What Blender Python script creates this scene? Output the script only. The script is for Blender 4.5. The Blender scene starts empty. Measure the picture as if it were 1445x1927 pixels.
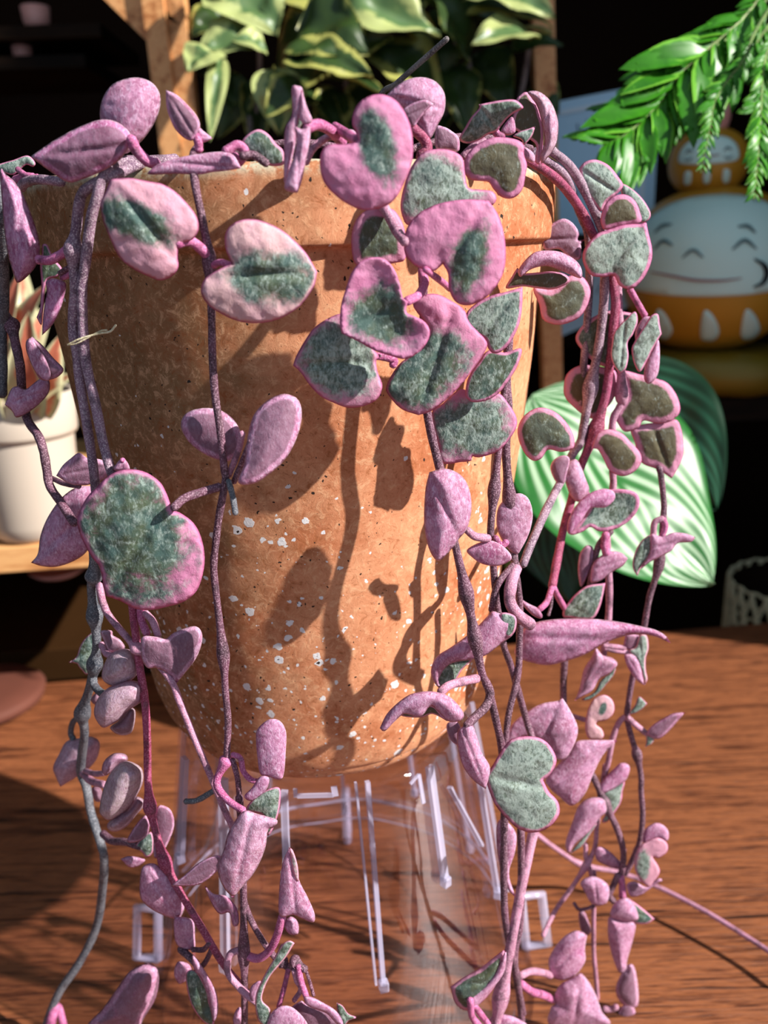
import bpy, bmesh, math, random
import numpy as np
from mathutils import Vector, Matrix, noise
from mathutils.geometry import delaunay_2d_cdt
random.seed(7)
sc = bpy.context.scene
COL = sc.collection

# ---------------------------------------------------------------- camera
W, H = 1445, 1927
FPX, PITCH, ROLL = 1600.0, 0.305, 0.0326
CAM = Vector((0.0268, -0.3213, 0.33))
F_ = Vector((0, math.cos(PITCH), -math.sin(PITCH)))
R0 = Vector((1, 0, 0)); U0 = R0.cross(F_)
R_ = math.cos(ROLL) * R0 - math.sin(ROLL) * U0
U_ = math.sin(ROLL) * R0 + math.cos(ROLL) * U0
cd = bpy.data.cameras.new('camera')
cam = bpy.data.objects.new('camera', cd); COL.objects.link(cam)
cam.matrix_world = Matrix(((R_.x, U_.x, -F_.x, CAM.x), (R_.y, U_.y, -F_.y, CAM.y), (R_.z, U_.z, -F_.z, CAM.z), (0, 0, 0, 1)))
cd.sensor_fit = 'VERTICAL'; cd.sensor_height = 36.0; cd.lens = FPX / H * 36.0
cd.clip_start = 0.01; cd.clip_end = 50
cd.dof.use_dof = True; cd.dof.focus_distance = 0.245; cd.dof.aperture_fstop = 12.0
sc.camera = cam
# ---------------------------------------------------------------- light
wd = bpy.data.worlds.new('world'); sc.world = wd; wd.use_nodes = True
bg = wd.node_tree.nodes['Background']; bg.inputs[0].default_value = (0.64, 0.82, 1.0, 1); bg.inputs[1].default_value = 0.50
SUN_AZ, SUN_EL = math.radians(68), math.radians(34)
SD = Vector((-math.sin(SUN_AZ) * math.cos(SUN_EL), math.cos(SUN_AZ) * math.cos(SUN_EL), -math.sin(SUN_EL)))
sl = bpy.data.lights.new('sun', 'SUN'); sl.energy = 9.0; sl.angle = math.radians(0.8); sl.color = (1.0, 0.95, 0.87)
so = bpy.data.objects.new('sun', sl); COL.objects.link(so); so.rotation_euler = SD.to_track_quat('-Z', 'Y').to_euler()
so.location = (1, -1, 2)
sc.view_settings.view_transform = 'Standard'; sc.view_settings.look = 'None'
sc.view_settings.gamma = 1; sc.view_settings.use_curve_mapping = False
sc.view_settings.exposure = 0.0

# ---------------------------------------------------------------- helpers
def ray(px, py):
    return F_ + R_ * ((px - W / 2) / FPX) - U_ * ((py - H / 2) / FPX)
def at(px, py, Y):
    d = ray(px, py); return CAM + d * ((Y - CAM.y) / d.y)
def atz(px, py, z):
    d = ray(px, py); return CAM + d * ((z - CAM.z) / d.z)
def auto_y(px, py):
    d = ray(px, py); Y = -0.092
    for _ in range(8):
        x = CAM.x + d.x / d.y * (Y - CAM.y) + 0.001
        Y = 0.5 * Y + 0.5 * (-math.sqrt(max(0.095 ** 2 - x * x, 0.0006)))
    return Y
def tag(o, label=None, cat=None, group=None, kind=None):
    if label: o['label'] = label
    if cat: o['category'] = cat
    if group: o['group'] = group
    if kind: o['kind'] = kind
    return o
def empty(name, loc, label, cat, group=None):
    o = bpy.data.objects.new(name, None); COL.objects.link(o); o.location = loc; o.empty_display_size = 0.01
    tag(o, label, cat, group); bpy.context.view_layer.update(); return o
def link(name, me, mats, parent=None, smooth=True):
    for m in mats: me.materials.append(m)
    if smooth:
        me.polygons.foreach_set('use_smooth', [True] * len(me.polygons))
    o = bpy.data.objects.new(name, me); COL.objects.link(o)
    if parent is not None:
        o.parent = parent
        p = parent; off = Vector((0, 0, 0))
        while p is not None:
            off += p.location; p = p.parent
        o.location = (0, 0, 0)
        me.transform(Matrix.Translation(-off))
    return o
def mesh(name, v, f, mi=None):
    me = bpy.data.meshes.new(name); me.from_pydata([tuple(a) for a in v], [], f)
    if mi: me.polygons.foreach_set('material_index', mi)
    me.update(); return me
def joinm(parts):
    v, f, mi = [], [], []
    for p in parts:
        n = len(v); v += list(p[0]); f += [tuple(i + n for i in q) for q in p[1]]
        mi += p[2] if len(p) > 2 and p[2] else [0] * len(p[1])
    return v, f, mi
def catmull(pts, n=6, closed=False, sharp=None):
    P = [np.array(p, float) for p in pts]; N = len(P); out = []
    rng = range(N) if closed else range(N - 1)
    for i in rng:
        p1, p2 = P[i], P[(i + 1) % N]
        p0 = P[(i - 1) % N] if (closed or i > 0) else 2 * p1 - p2
        p3 = P[(i + 2) % N] if (closed or i < N - 2) else 2 * p2 - p1
        m1, m2 = (p2 - p0) / 2, (p3 - p1) / 2
        if sharp and sharp[i]: m1 = (p2 - p1)
        if sharp and sharp[(i + 1) % N]: m2 = (p2 - p1)
        for k in range(n):
            t = k / n; t2, t3 = t * t, t ** 3
            out.append((2 * t3 - 3 * t2 + 1) * p1 + (t3 - 2 * t2 + t) * m1 + (-2 * t3 + 3 * t2) * p2 + (t3 - t2) * m2)
    if not closed: out.append(P[-1])
    return out
def tube_geo(path, rad, sides=10, cap=True, flat=1.0):
    """path: list of Vector, rad: list of float"""
    v, f = [], []
    path = [Vector(p) for p in path]
    T = [(path[min(i + 1, len(path) - 1)] - path[max(i - 1, 0)]).normalized() for i in range(len(path))]
    up = Vector((0, 0, 1)) if abs(T[0].z) < 0.9 else Vector((0, 1, 0))
    n = T[0].cross(up).normalized(); rings = []
    for i, p in enumerate(path):
        n = (n - T[i] * n.dot(T[i])).normalized(); b = T[i].cross(n)
        rings.append((p, n.copy(), b, rad[i], T[i]))
    if cap:
        p, n0, b0, r, t = rings[0]; rings = [(p - t * r * 0.6, n0, b0, r * 0.55, t)] + rings
        p, n0, b0, r, t = rings[-1]; rings = rings + [(p + t * r * 0.6, n0, b0, r * 0.55, t)]
    for p, n0, b0, r, t in rings:
        for k in range(sides):
            a = 2 * math.pi * k / sides
            v.append(p + (n0 * math.cos(a) + b0 * math.sin(a) * flat) * r)
    for i in range(len(rings) - 1):
        for k in range(sides):
            k2 = (k + 1) % sides
            f.append((i * sides + k, i * sides + k2, (i + 1) * sides + k2, (i + 1) * sides + k))
    f.append(tuple(range(sides - 1, -1, -1))); m = (len(rings) - 1) * sides
    f.append(tuple(m + k for k in range(sides)))
    return v, f
def lathe_geo(prof, seg=96, cx=0, cy=0, closed=False):
    v, f = [], []; n = len(prof)
    for i in range(seg):
        a = 2 * math.pi * i / seg
        for r, z in prof: v.append(Vector((cx + r * math.cos(a), cy + r * math.sin(a), z)))
    for i in range(seg):
        j = (i + 1) % seg
        for k in range(n if closed else n - 1):
            l = (k + 1) % n
            f.append((i * n + k, j * n + k, j * n + l, i * n + l))
    return v, f
def box_geo(c, s, rz=0.0, bev=0.0):
    bm = bmesh.new(); bmesh.ops.create_cube(bm, size=1)
    bmesh.ops.scale(bm, vec=s, verts=bm.verts)
    if bev: bmesh.ops.bevel(bm, geom=bm.edges[:], offset=bev, segments=2, affect='EDGES', profile=0.5)
    bmesh.ops.rotate(bm, cent=(0, 0, 0), matrix=Matrix.Rotation(rz, 3, 'Z'), verts=bm.verts)
    bmesh.ops.translate(bm, vec=c, verts=bm.verts)
    bm.verts.ensure_lookup_table()
    v = [x.co.copy() for x in bm.verts]; f = [tuple(a.index for a in q.verts) for q in bm.faces]; bm.free(); return v, f
def beam_geo(a, b, w, d, upv=(0, -1, 0)):
    a, b = Vector(a), Vector(b); t = (b - a).normalized(); y = Vector(upv); y = (y - t * y.dot(t)).normalized(); x = t.cross(y)
    v = []
    for p in (a, b):
        for sx, sy in ((-1, -1), (1, -1), (1, 1), (-1, 1)): v.append(p + x * sx * w / 2 + y * sy * d / 2)
    return v, [(3, 2, 1, 0), (4, 5, 6, 7), (0, 1, 5, 4), (1, 2, 6, 5), (2, 3, 7, 6), (3, 0, 4, 7)]

# ---------------------------------------------------------------- node helpers
class NT:
    def __init__(s, name):
        s.m = bpy.data.materials.new(name); s.m.use_nodes = True; s.t = s.m.node_tree
        s.b = s.t.nodes['Principled BSDF']; s.out = s.t.nodes['Material Output']
    def n(s, typ, **kw):
        x = s.t.nodes.new(typ)
        for k, v in kw.items():
            if k.startswith('i_'):
                key = k[2:]; key = int(key) if key.isdigit() else key.replace('_', ' ')
                s.set(x.inputs[key], v)
            else: setattr(x, k, v)
        return x
    def set(s, inp, v):
        if isinstance(v, bpy.types.NodeSocket): s.t.links.new(v, inp)
        else: inp.default_value = v
    def math(s, op, a, b=None, c=None, clamp=False):
        x = s.n('ShaderNodeMath', operation=op, use_clamp=clamp); s.set(x.inputs[0], a)
        if b is not None: s.set(x.inputs[1], b)
        if c is not None: s.set(x.inputs[2], c)
        return x.outputs[0]
    def mix(s, fac, a, b, blend='MIX'):
        x = s.n('ShaderNodeMix', data_type='RGBA', blend_type=blend); s.set(x.inputs[0], fac)
        s.set(x.inputs[6], (*a, 1) if isinstance(a, tuple) and len(a) == 3 else a)
        s.set(x.inputs[7], (*b, 1) if isinstance(b, tuple) and len(b) == 3 else b); return x.outputs[2]
    def ramp(s, fac, stops, interp='LINEAR'):
        x = s.n('ShaderNodeValToRGB'); s.set(x.inputs[0], fac); cr = x.color_ramp; cr.interpolation = interp
        while len(cr.elements) > 1: cr.elements.remove(cr.elements[-1])
        for i, (p, c) in enumerate(stops):
            e = cr.elements[0] if i == 0 else cr.elements.new(p)
            e.position = p; e.color = (*c, 1) if isinstance(c, tuple) else (c, c, c, 1)
        return x.outputs[0]
    def noise(s, vec, scale, detail=3, rough=0.55, dist=0):
        x = s.n('ShaderNodeTexNoise'); s.set(x.inputs['Vector'], vec)
        x.inputs['Scale'].default_value = scale; x.inputs['Detail'].default_value = detail
        x.inputs['Roughness'].default_value = rough; x.inputs['Distortion'].default_value = dist; return x.outputs[0]
    def smooth(s, v, lo, hi):
        x = s.n('ShaderNodeMapRange', interpolation_type='SMOOTHSTEP'); s.set(x.inputs[0], v)
        s.set(x.inputs[1], lo); s.set(x.inputs[2], hi); return x.outputs[0]
    def bump(s, h, strength=0.3, dist=0.001):
        x = s.n('ShaderNodeBump'); s.set(x.inputs['Height'], h); x.inputs['Strength'].default_value = strength
        x.inputs['Distance'].default_value = dist; return x.outputs[0]
    def obj(s): return s.n('ShaderNodeTexCoord').outputs['Object']
    def geo(s): return s.n('ShaderNodeNewGeometry').outputs['Position']
def sr(r, g, b):
    f = lambda c: (c / 255 / 12.92) if c <= 10 else ((c / 255 + 0.055) / 1.055) ** 2.4
    return (f(r), f(g), f(b))
def plain(name, col, rough=0.6, metal=0, var=0.0, scale=60, bump=0):
    t = NT(name); t.b.inputs['Roughness'].default_value = rough; t.b.inputs['Metallic'].default_value = metal
    c = (*col, 1)
    nz = t.noise(t.geo(), scale, 4)
    dark = tuple(x * (1 - var) for x in col); lite = tuple(min(1, x * (1 + var)) for x in col)
    t.set(t.b.inputs['Base Color'], t.mix(nz, dark, lite)); t.b.inputs['Specular IOR Level'].default_value = 0.1 if max(col) < 0.05 else 0.5
    if bump: t.set(t.b.inputs['Normal'], t.bump(nz, bump, 0.002))
    return t.m

# ---------------------------------------------------------------- materials
def leaf_mat(name, under):
    t = NT(name); P = t.geo()
    a = t.n('ShaderNodeAttribute', attribute_name='lf'); s = t.n('ShaderNodeSeparateColor'); t.set(s.inputs[0], a.outputs['Color'])
    gm, tone, sil = s.outputs[0], s.outputs[1], s.outputs[2]; edge = a.outputs['Alpha']
    n1 = t.noise(P, 160, 4, 0.6); fm = t.n('ShaderNodeMapping', i_Vector=P); fm.inputs['Scale'].default_value = (1.0, 1.0, 0.45); n2 = t.noise(fm.outputs[0], 1500, 4, 0.75, 0.8); n3 = t.noise(P, 420, 5, 0.7, 0.6)
    vor = t.n('ShaderNodeTexVoronoi', feature='DISTANCE_TO_EDGE'); vor.inputs['Scale'].default_value = 165
    dis = t.n('ShaderNodeVectorMath', operation='MULTIPLY_ADD'); t.set(dis.inputs[0], t.n('ShaderNodeTexNoise', i_Vector=P, i_Scale=120.0).outputs['Color'])
    dis.inputs[1].default_value = (0.006, 0.006, 0.006); t.set(dis.inputs[2], P); t.set(vor.inputs['Vector'], dis.outputs[0])
    vein = t.smooth(vor.outputs['Distance'], 0.12, 0.0)
    m = t.math('ADD', gm, t.math('MULTIPLY', t.math('SUBTRACT', n1, 0.5), 0.55))
    m = t.math('ADD', m, t.math('MULTIPLY', t.math('SUBTRACT', n3, 0.5), 0.35))
    mask = t.smooth(m, 0.40, 0.64)
    n0 = t.noise(P, 55, 3, 0.6, 0.5)
    if not under:
        pink = t.mix(tone, sr(214, 122, 172), sr(236, 198, 192))
        pink = t.mix(t.math('MULTIPLY', t.smooth(n1, 0.4, 0.7), 0.4), pink, sr(222, 164, 196))
        pink = t.mix(t.smooth(edge, 0.0, 0.06), sr(206, 96, 156), pink)
        pink = t.mix(t.math('MULTIPLY', n2, 0.35), pink, sr(235, 190, 222))
        green = t.mix(t.smooth(n1, 0.35, 0.65), sr(86, 100, 78), sr(78, 108, 104))
        green = t.mix(t.math('MULTIPLY', t.smooth(sil, 0.4, 0.1), 0.8), green, sr(104, 92, 68))  # low-silver leaves turn olive brown, partly painting in their backlit look
        silf = t.smooth(t.math('ADD', t.math('ADD', n2, t.math('MULTIPLY', vein, 0.10)), t.math('MULTIPLY', t.math('SUBTRACT', n3, 0.5), 0.5)), t.math('SUBTRACT', 0.62, t.math('MULTIPLY', sil, 0.30)), t.math('SUBTRACT', 0.98, t.math('MULTIPLY', sil, 0.28)))
        green = t.mix(silf, green, sr(182, 198, 190))
        col = t.mix(mask, pink, green)
    else:
        pink = t.mix(t.smooth(t.math('ADD', t.math('MULTIPLY', n1, 0.45), t.math('ADD', t.math('MULTIPLY', n3, 0.25), t.math('MULTIPLY', n0, 0.35))), 0.38, 0.66), sr(160, 60, 122), sr(228, 152, 206))
        pink = t.mix(t.math('MULTIPLY', t.math('MULTIPLY', tone, 1.1, clamp=True), t.smooth(n0, 0.15, 0.45)), pink, sr(196, 184, 182))
        pink = t.mix(t.math('MULTIPLY', t.smooth(n0, 0.52, 0.66), 0.35), pink, sr(116, 92, 120))
        pink = t.mix(t.smooth(edge, 0.0, 0.06), sr(240, 200, 222), pink)
        pink = t.mix(t.math('MULTIPLY', vein, 0.25), pink, sr(130, 50, 100))
        pink = t.mix(t.math('MULTIPLY', t.smooth(n2, 0.47, 0.64), 0.55), pink, sr(236, 206, 236)); pink = t.mix(t.math('MULTIPLY', t.smooth(n2, 0.45, 0.34), 0.5), pink, sr(132, 52, 104))
        grey = t.mix(n3, sr(96, 56, 80), sr(134, 104, 118))
        col = t.mix(t.math('MULTIPLY', mask, 0.75), pink, grey)
    t.set(t.b.inputs['Base Color'], col); t.b.inputs['Roughness'].default_value = 0.55
    t.b.inputs['Specular IOR Level'].default_value = 0.35
    hgt = t.math('ADD', t.math('MULTIPLY', n3, 0.5), t.math('ADD', t.math('MULTIPLY', n2, 0.3), t.math('MULTIPLY', t.smooth(vor.outputs['Distance'], 0.0, 0.3), 0.22 if not under else 0.06)))
    t.set(t.b.inputs['Normal'], t.bump(hgt, 0.8, 0.0007))
    tcol = t.mix(mask, t.mix(0.55, pink, sr(236, 70, 130)), sr(132, 104, 52)) if not under else t.mix(0.5, col, sr(230, 70, 140))
    tr = t.n('ShaderNodeBsdfTranslucent'); t.set(tr.inputs[0], tcol)
    mx = t.n('ShaderNodeMixShader'); mx.inputs[0].default_value = 0.27 if not under else 0.18
    t.set(mx.inputs[1], t.b.outputs[0]); t.set(mx.inputs[2], tr.outputs[0]); t.set(t.out.inputs[0], mx.outputs[0])
    return t.m
LT, LU = leaf_mat('string_of_hearts_leaf_top', False), leaf_mat('string_of_hearts_leaf_underside', True)
def stem_mat(name, c1, c2, sp):
    t = NT(name); P = t.geo(); n1 = t.noise(P, 110, 3); n2 = t.noise(P, 2200, 3, 0.7)
    col = t.mix(t.smooth(n1, 0.38, 0.62), c1, c2); col = t.mix(t.math('MULTIPLY', t.smooth(n2, 0.48, 0.62), 0.8), col, sp); col = t.mix(t.math('MULTIPLY', t.smooth(t.noise(P, 260, 3), 0.52, 0.66), 0.5), col, sr(50, 34, 44))
    t.set(t.b.inputs['Base Color'], col); t.b.inputs['Roughness'].default_value = 0.6
    t.set(t.b.inputs['Normal'], t.bump(t.math('ADD', n2, n1), 0.6, 0.0006)); return t.m
ST = {'lav': stem_mat('stem_lavender_bark', sr(104, 74, 100), sr(146, 112, 134), sr(206, 184, 196)),
      'pur': stem_mat('stem_purple', sr(76, 42, 58), sr(104, 60, 82), sr(176, 140, 158)),
      'gry': stem_mat('stem_grey_woody', sr(64, 70, 82), sr(92, 92, 100), sr(150, 150, 158)),
      'pnk': stem_mat('stem_pink', sr(160, 66, 118), sr(192, 100, 150), sr(222, 150, 190)),
      'red': stem_mat('stem_crimson', sr(130, 34, 70), sr(150, 56, 96), sr(196, 120, 150)),
      'mau': stem_mat('stem_mauve', sr(160, 104, 132), sr(190, 130, 160), sr(214, 170, 190)),
      'dry': stem_mat('stem_dry', sr(90, 84, 86), sr(128, 120, 120), sr(160, 150, 150)),
      'straw': stem_mat('straw', sr(196, 180, 140), sr(214, 202, 170), sr(236, 226, 200))}
def terracotta():
    t = NT('terracotta_with_chips'); P = t.geo(); sx = t.n('ShaderNodeSeparateXYZ'); t.set(sx.inputs[0], P)
    z = sx.outputs[2]
    n1 = t.noise(P, 22, 5, 0.6, 0.4); n2 = t.noise(P, 300, 7, 0.82, 0.6); n3 = t.noise(P, 60, 4, 0.6, 0.8)
    col = t.mix(t.smooth(n1, 0.36, 0.64), sr(178, 106, 70), sr(216, 150, 112))
    # mottled brown staining, weighted left and up to paint in the shaded side
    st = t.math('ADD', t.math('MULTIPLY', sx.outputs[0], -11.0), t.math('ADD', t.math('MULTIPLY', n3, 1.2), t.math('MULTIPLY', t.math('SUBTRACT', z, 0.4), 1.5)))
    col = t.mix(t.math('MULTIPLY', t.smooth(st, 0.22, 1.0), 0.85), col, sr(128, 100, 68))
    col = t.mix(t.math('MULTIPLY', t.smooth(n2, 0.50, 0.62), 0.60), col, sr(226, 176, 136))
    col = t.mix(t.math('MULTIPLY', t.smooth(n2, 0.47, 0.36), 0.7), col, sr(150, 84, 44))
    # chips
    d = t.n('ShaderNodeVectorMath', operation='MULTIPLY_ADD'); t.set(d.inputs[0], t.n('ShaderNodeTexNoise', i_Vector=P, i_Scale=500.0).outputs['Color'])
    d.inputs[1].default_value = (0.0022,) * 3; t.set(d.inputs[2], P)
    heights = None
    def chips(scale, thr, dens, colr, col, soft=0.03):
        v = t.n('ShaderNodeTexVoronoi'); t.set(v.inputs['Vector'], d.outputs[0]); v.inputs['Scale'].default_value = scale
        rnd = t.n('ShaderNodeSeparateColor'); t.set(rnd.inputs[0], v.outputs['Color'])
        size = t.math('MULTIPLY', rnd.outputs[1], thr)
        on = t.math('LESS_THAN', rnd.outputs[0], dens)
        mk = t.math('MULTIPLY', on, t.smooth(v.outputs['Distance'], size, t.math('SUBTRACT', size, soft)))
        return t.mix(mk, col, colr), mk
    dens = t.smooth(t.math('ADD', z, t.math('MULTIPLY', n1, 0.12)), 0.36, 0.24)
    dens = t.math('ADD', t.math('MULTIPLY', dens, 0.48), 0.02)
    chipc = t.mix(t.noise(P, 300), sr(206, 204, 212), sr(244, 240, 238))
    col, m1 = chips(235, 0.40, dens, chipc, col)
    col, m2 = chips(430, 0.36, dens, chipc, col)
    col, m3 = chips(420, 0.26, 0.10, sr(46, 34, 30), col)
    col, m4 = chips(900, 0.34, 0.12, sr(52, 38, 32), col)
    # pale crust on the lip
    lip = t.math('MULTIPLY', t.smooth(z, 0.3465, 0.3505), t.smooth(t.noise(P, 300, 4, 0.7), 0.40, 0.55))
    col = t.mix(lip, col, t.mix(t.noise(P, 700, 3), sr(120, 134, 122), sr(238, 222, 190)))
    t.set(t.b.inputs['Base Color'], col); t.b.inputs['Roughness'].default_value = 0.85; t.b.inputs['Specular IOR Level'].default_value = 0.25
    h = t.math('ADD', t.math('MULTIPLY', n2, 1.0), t.math('ADD', t.math('MULTIPLY', m4, -0.6), t.math('MULTIPLY', m1, 0.25)))
    t.set(t.b.inputs['Normal'], t.bump(h, 0.55, 0.0006)); return t.m
def wood(name, dark, mid, lite, ang=0.0, along=9.0, across=150.0, bump=0.5, rough=0.4, axis='x'):
    t = NT(name); P = t.geo(); mp = t.n('ShaderNodeMapping'); t.set(mp.inputs[0], P)
    mp.inputs['Rotation'].default_value = (0, 0, ang)
    mp.inputs['Scale'].default_value = {'x': (along, across, across), 'y': (across, along, across), 'z': (across, across, along)}[axis]
    V = mp.outputs[0]; n1 = t.noise(V, 1.0, 6, 0.66, 0.8); n2 = t.noise(V, 0.14, 4, 0.55, 1.4); n3 = t.noise(V, 3.2, 3, 0.7, 0.2)
    g = t.math('ADD', t.math('MULTIPLY', n1, 0.55), t.math('ADD', t.math('MULTIPLY', n2, 0.32), t.math('MULTIPLY', n3, 0.26)))
    col = t.ramp(g, [(0.45, dark), (0.505, mid), (0.57, lite), (0.63, mid), (0.70, dark)])
    t.set(t.b.inputs['Base Color'], col); t.b.inputs['Roughness'].default_value = rough
    if max(lite) < 0.05: t.b.inputs['Specular IOR Level'].default_value = 0.08
    t.set(t.b.inputs['Normal'], t.bump(g, bump, 0.0012)); return t.m
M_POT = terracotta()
M_TABLE = wood('dark_walnut_stained_wood', sr(30, 14, 9), sr(96, 52, 32), sr(152, 92, 58), ang=-0.10, along=15, across=330, bump=0.9, rough=0.42)
M_PINE = wood('light_pine_wood', sr(168, 104, 56), sr(208, 146, 92), sr(222, 166, 112), along=90, across=90, bump=0.1, rough=0.5, axis='z')
M_PINEX = wood('light_oak_wood', sr(170, 110, 62), sr(206, 148, 94), sr(220, 168, 112), along=8, across=90, bump=0.1, rough=0.5)
M_DARKW = wood('dark_brown_wood', sr(10, 6, 4), sr(20, 12, 7), sr(28, 17, 9), along=6, across=60, bump=0.1, rough=0.6)
M_BLACK = plain('near_black_wall_paint', sr(16, 12, 10), 0.9, 0, 0.4, 6)
M_WALL = plain('dark_brown_wall_panel', sr(34, 20, 12), 0.8, 0, 0.4, 4)
M_SOIL = plain('potting_soil', sr(58, 42, 32), 0.95, 0, 0.6, 600, 1.0)
def clear_plastic(name, tint, gloss=0.10):
    t = NT(name); tr = t.n('ShaderNodeBsdfTransparent'); tr.inputs[0].default_value = (*tint, 1)
    gl = t.n('ShaderNodeBsdfGlossy'); gl.inputs[1].default_value = 0.03; gl.inputs[0].default_value = (0.95, 0.95, 1, 1)
    fr = t.n('ShaderNodeFresnel'); fr.inputs[0].default_value = 1.49
    fac = t.math('ADD', t.math('MULTIPLY', fr.outputs[0], 0.28), gloss * 0.1, clamp=True)
    nz = t.noise(t.geo(), 90, 3); t.set(gl.inputs['Normal'], t.bump(nz, 0.05, 0.001))
    mx = t.n('ShaderNodeMixShader'); t.set(mx.inputs[0], fac); t.set(mx.inputs[1], tr.outputs[0]); t.set(mx.inputs[2], gl.outputs[0])
    t.set(t.out.inputs[0], mx.outputs[0]); return t.m
M_CLEAR = clear_plastic('clear_plastic', (0.95, 0.93, 0.95))
def rib_plastic():
    t = NT('frosted_plastic_edge'); t.b.inputs['Base Color'].default_value = (*sr(205, 200, 228), 1); t.b.inputs['Roughness'].default_value = 0.12
    tr = t.n('ShaderNodeBsdfTransparent'); mx = t.n('ShaderNodeMixShader'); mx.inputs[0].default_value = 0.58
    t.set(mx.inputs[1], t.b.outputs[0]); t.set(mx.inputs[2], tr.outputs[0]); t.set(t.out.inputs[0], mx.outputs[0]); return t.m
M_RIB = rib_plastic()
def leafy(name, c_lo, c_hi, c_mar, stripes=0, trans=0.25, rough=0.4, marg=0.45):
    """blade attribute bl: r = along, g = |across|, b = random tone"""
    t = NT(name); P = t.geo(); a = t.n('ShaderNodeAttribute', attribute_name='bl'); s = t.n('ShaderNodeSeparateColor'); t.set(s.inputs[0], a.outputs['Color'])
    u, v, r = s.outputs[0], s.outputs[1], s.outputs[2]
    n1 = t.noise(P, 90, 4, 0.6, 0.5); base = t.mix(n1, c_lo, c_hi)
    f = t.smooth(t.math('ADD', v, t.math('MULTIPLY', t.math('ADD', t.math('SUBTRACT', n1, 0.5), t.math('SUBTRACT', r, 0.5)), 0.9)), marg, marg + 0.2)
    col = t.mix(f, base, c_mar)
    if stripes:
        w = t.math('SINE', t.math('MULTIPLY', t.math('SUBTRACT', u, t.math('MULTIPLY', v, 0.95)), stripes))
        col = t.mix(t.math('MULTIPLY', t.smooth(w, -0.6, 1.1), t.smooth(v, 0.97, 0.78)), base, c_mar)
    t.set(t.b.inputs['Base Color'], col); t.b.inputs['Roughness'].default_value = rough
    tr = t.n('ShaderNodeBsdfTranslucent'); t.set(tr.inputs[0], col); mx = t.n('ShaderNodeMixShader'); mx.inputs[0].default_value = trans
    t.set(mx.inputs[1], t.b.outputs[0]); t.set(mx.inputs[2], tr.outputs[0]); t.set(t.out.inputs[0], mx.outputs[0]); return t.m
M_VARI = leafy('variegated_leaf', sr(24, 50, 28), sr(70, 94, 40), sr(176, 176, 96), marg=0.66)
M_VARI2 = leafy('pale_variegated_leaf', sr(66, 104, 68), sr(112, 138, 80), sr(180, 190, 124), marg=0.5)
M_FERN = leafy('fern_green', sr(20, 84, 14), sr(80, 170, 30), sr(120, 190, 60), marg=0.9, trans=0.35)
M_CALA = leafy('striped_calathea_leaf', sr(30, 96, 38), sr(50, 122, 54), sr(176, 204, 172), stripes=38, trans=0.2)
M_CALD = leafy('dark_calathea_leaf', sr(8, 44, 22), sr(14, 62, 34), sr(40, 96, 70), stripes=34, trans=0.2)
M_CORAL = leafy('coral_leaf', sr(196, 98, 72), sr(226, 146, 120), sr(206, 200, 160), marg=0.5)
M_GOLD = plain('gold_paint', sr(190, 136, 40), 0.4, 0.1, 0.12, 20)
M_GOLDD = plain('dull_gold_fabric', sr(120, 100, 24), 0.45, 0.2, 0.2, 30)
M_WHITE = plain('white_glaze', sr(206, 236, 228), 0.35, 0, 0.04, 10)
M_CREAM = plain('cream_ceramic', sr(196, 182, 168), 0.4, 0, 0.05, 10)
M_INK = plain('black_paint', sr(30, 34, 40), 0.5)
M_GINK = plain('grey_paint', sr(84, 116, 122), 0.6)
M_PINKM = plain('dusty_pink_paint', sr(160, 104, 104), 0.6)
M_CARD = plain('pale_blue_card', sr(176, 214, 240), 0.6, 0, 0.06, 12)
M_TERR = plain('plain_terracotta', sr(92, 46, 32), 0.8, 0, 0.15, 40)
M_ROSE = plain('rose_ceramic', sr(226, 160, 150), 0.35, 0, 0.05, 40)
M_STRAW = plain('natural_cotton_cord', sr(206, 196, 160), 0.8, 0, 0.15, 300, 0.3)
# ---------------------------------------------------------------- trailing plant: leaf and stem builders
CROP = {'Z': (0, 0, 1), 'A': (0, 0, 2.89), 'B': (450, 0, 2.89), 'C': (945, 0, 2.89), 'D': (0, 400, 2.89), 'E': (500, 400, 2.89),
        'F': (900, 400, 2.89), 'G': (0, 800, 2.89), 'H': (700, 800, 2.0643), 'I': (0, 1150, 2.89), 'J': (650, 1150, 2.0643),
        'K': (0, 1500, 2.0643), 'L': (700, 1500, 1.9396), 'M': (980, 850, 4.1286), 'N': (1030, 1170, 4.8167), 'O': (1030, 1420, 4.8167),
        'P': (900, 1627, 4.8167), 'Q': (400, 1627, 4.8167), 'R': (0, 250, 4.8167), 'S': (820, 150, 4.8167), 'T': (300, 1330, 1.9013),
        'U': (0, 950, 4.3788), 'X': (0, 450, 7.7056)}
def parse_pts(crop, s):
    ox, oy, k = CROP[crop]; out, sh, offs = [], [], []
    for w in s.split():
        tip = 1 if w.endswith('!') else (2 if w.endswith('^') else 0); w = w.rstrip('!^'); q = [float(a) for a in w.split(',')]
        out.append((ox + q[0] / k, oy + q[1] / k)); sh.append(tip); offs.append(q[2] if len(q) > 2 else None)
    return out, sh, offs
def edge_dist(Pn, B):
    A = B; C2 = np.roll(B, -1, axis=0); d = np.full(len(Pn), 1e9)
    for i in range(len(A)):
        a, c = A[i], C2[i]; ac = c - a; L = (ac ** 2).sum() + 1e-9
        t = np.clip(((Pn - a) @ ac) / L, 0, 1); q = a + t[:, None] * ac
        d = np.minimum(d, np.hypot(*(Pn - q).T))
    return d
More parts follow.
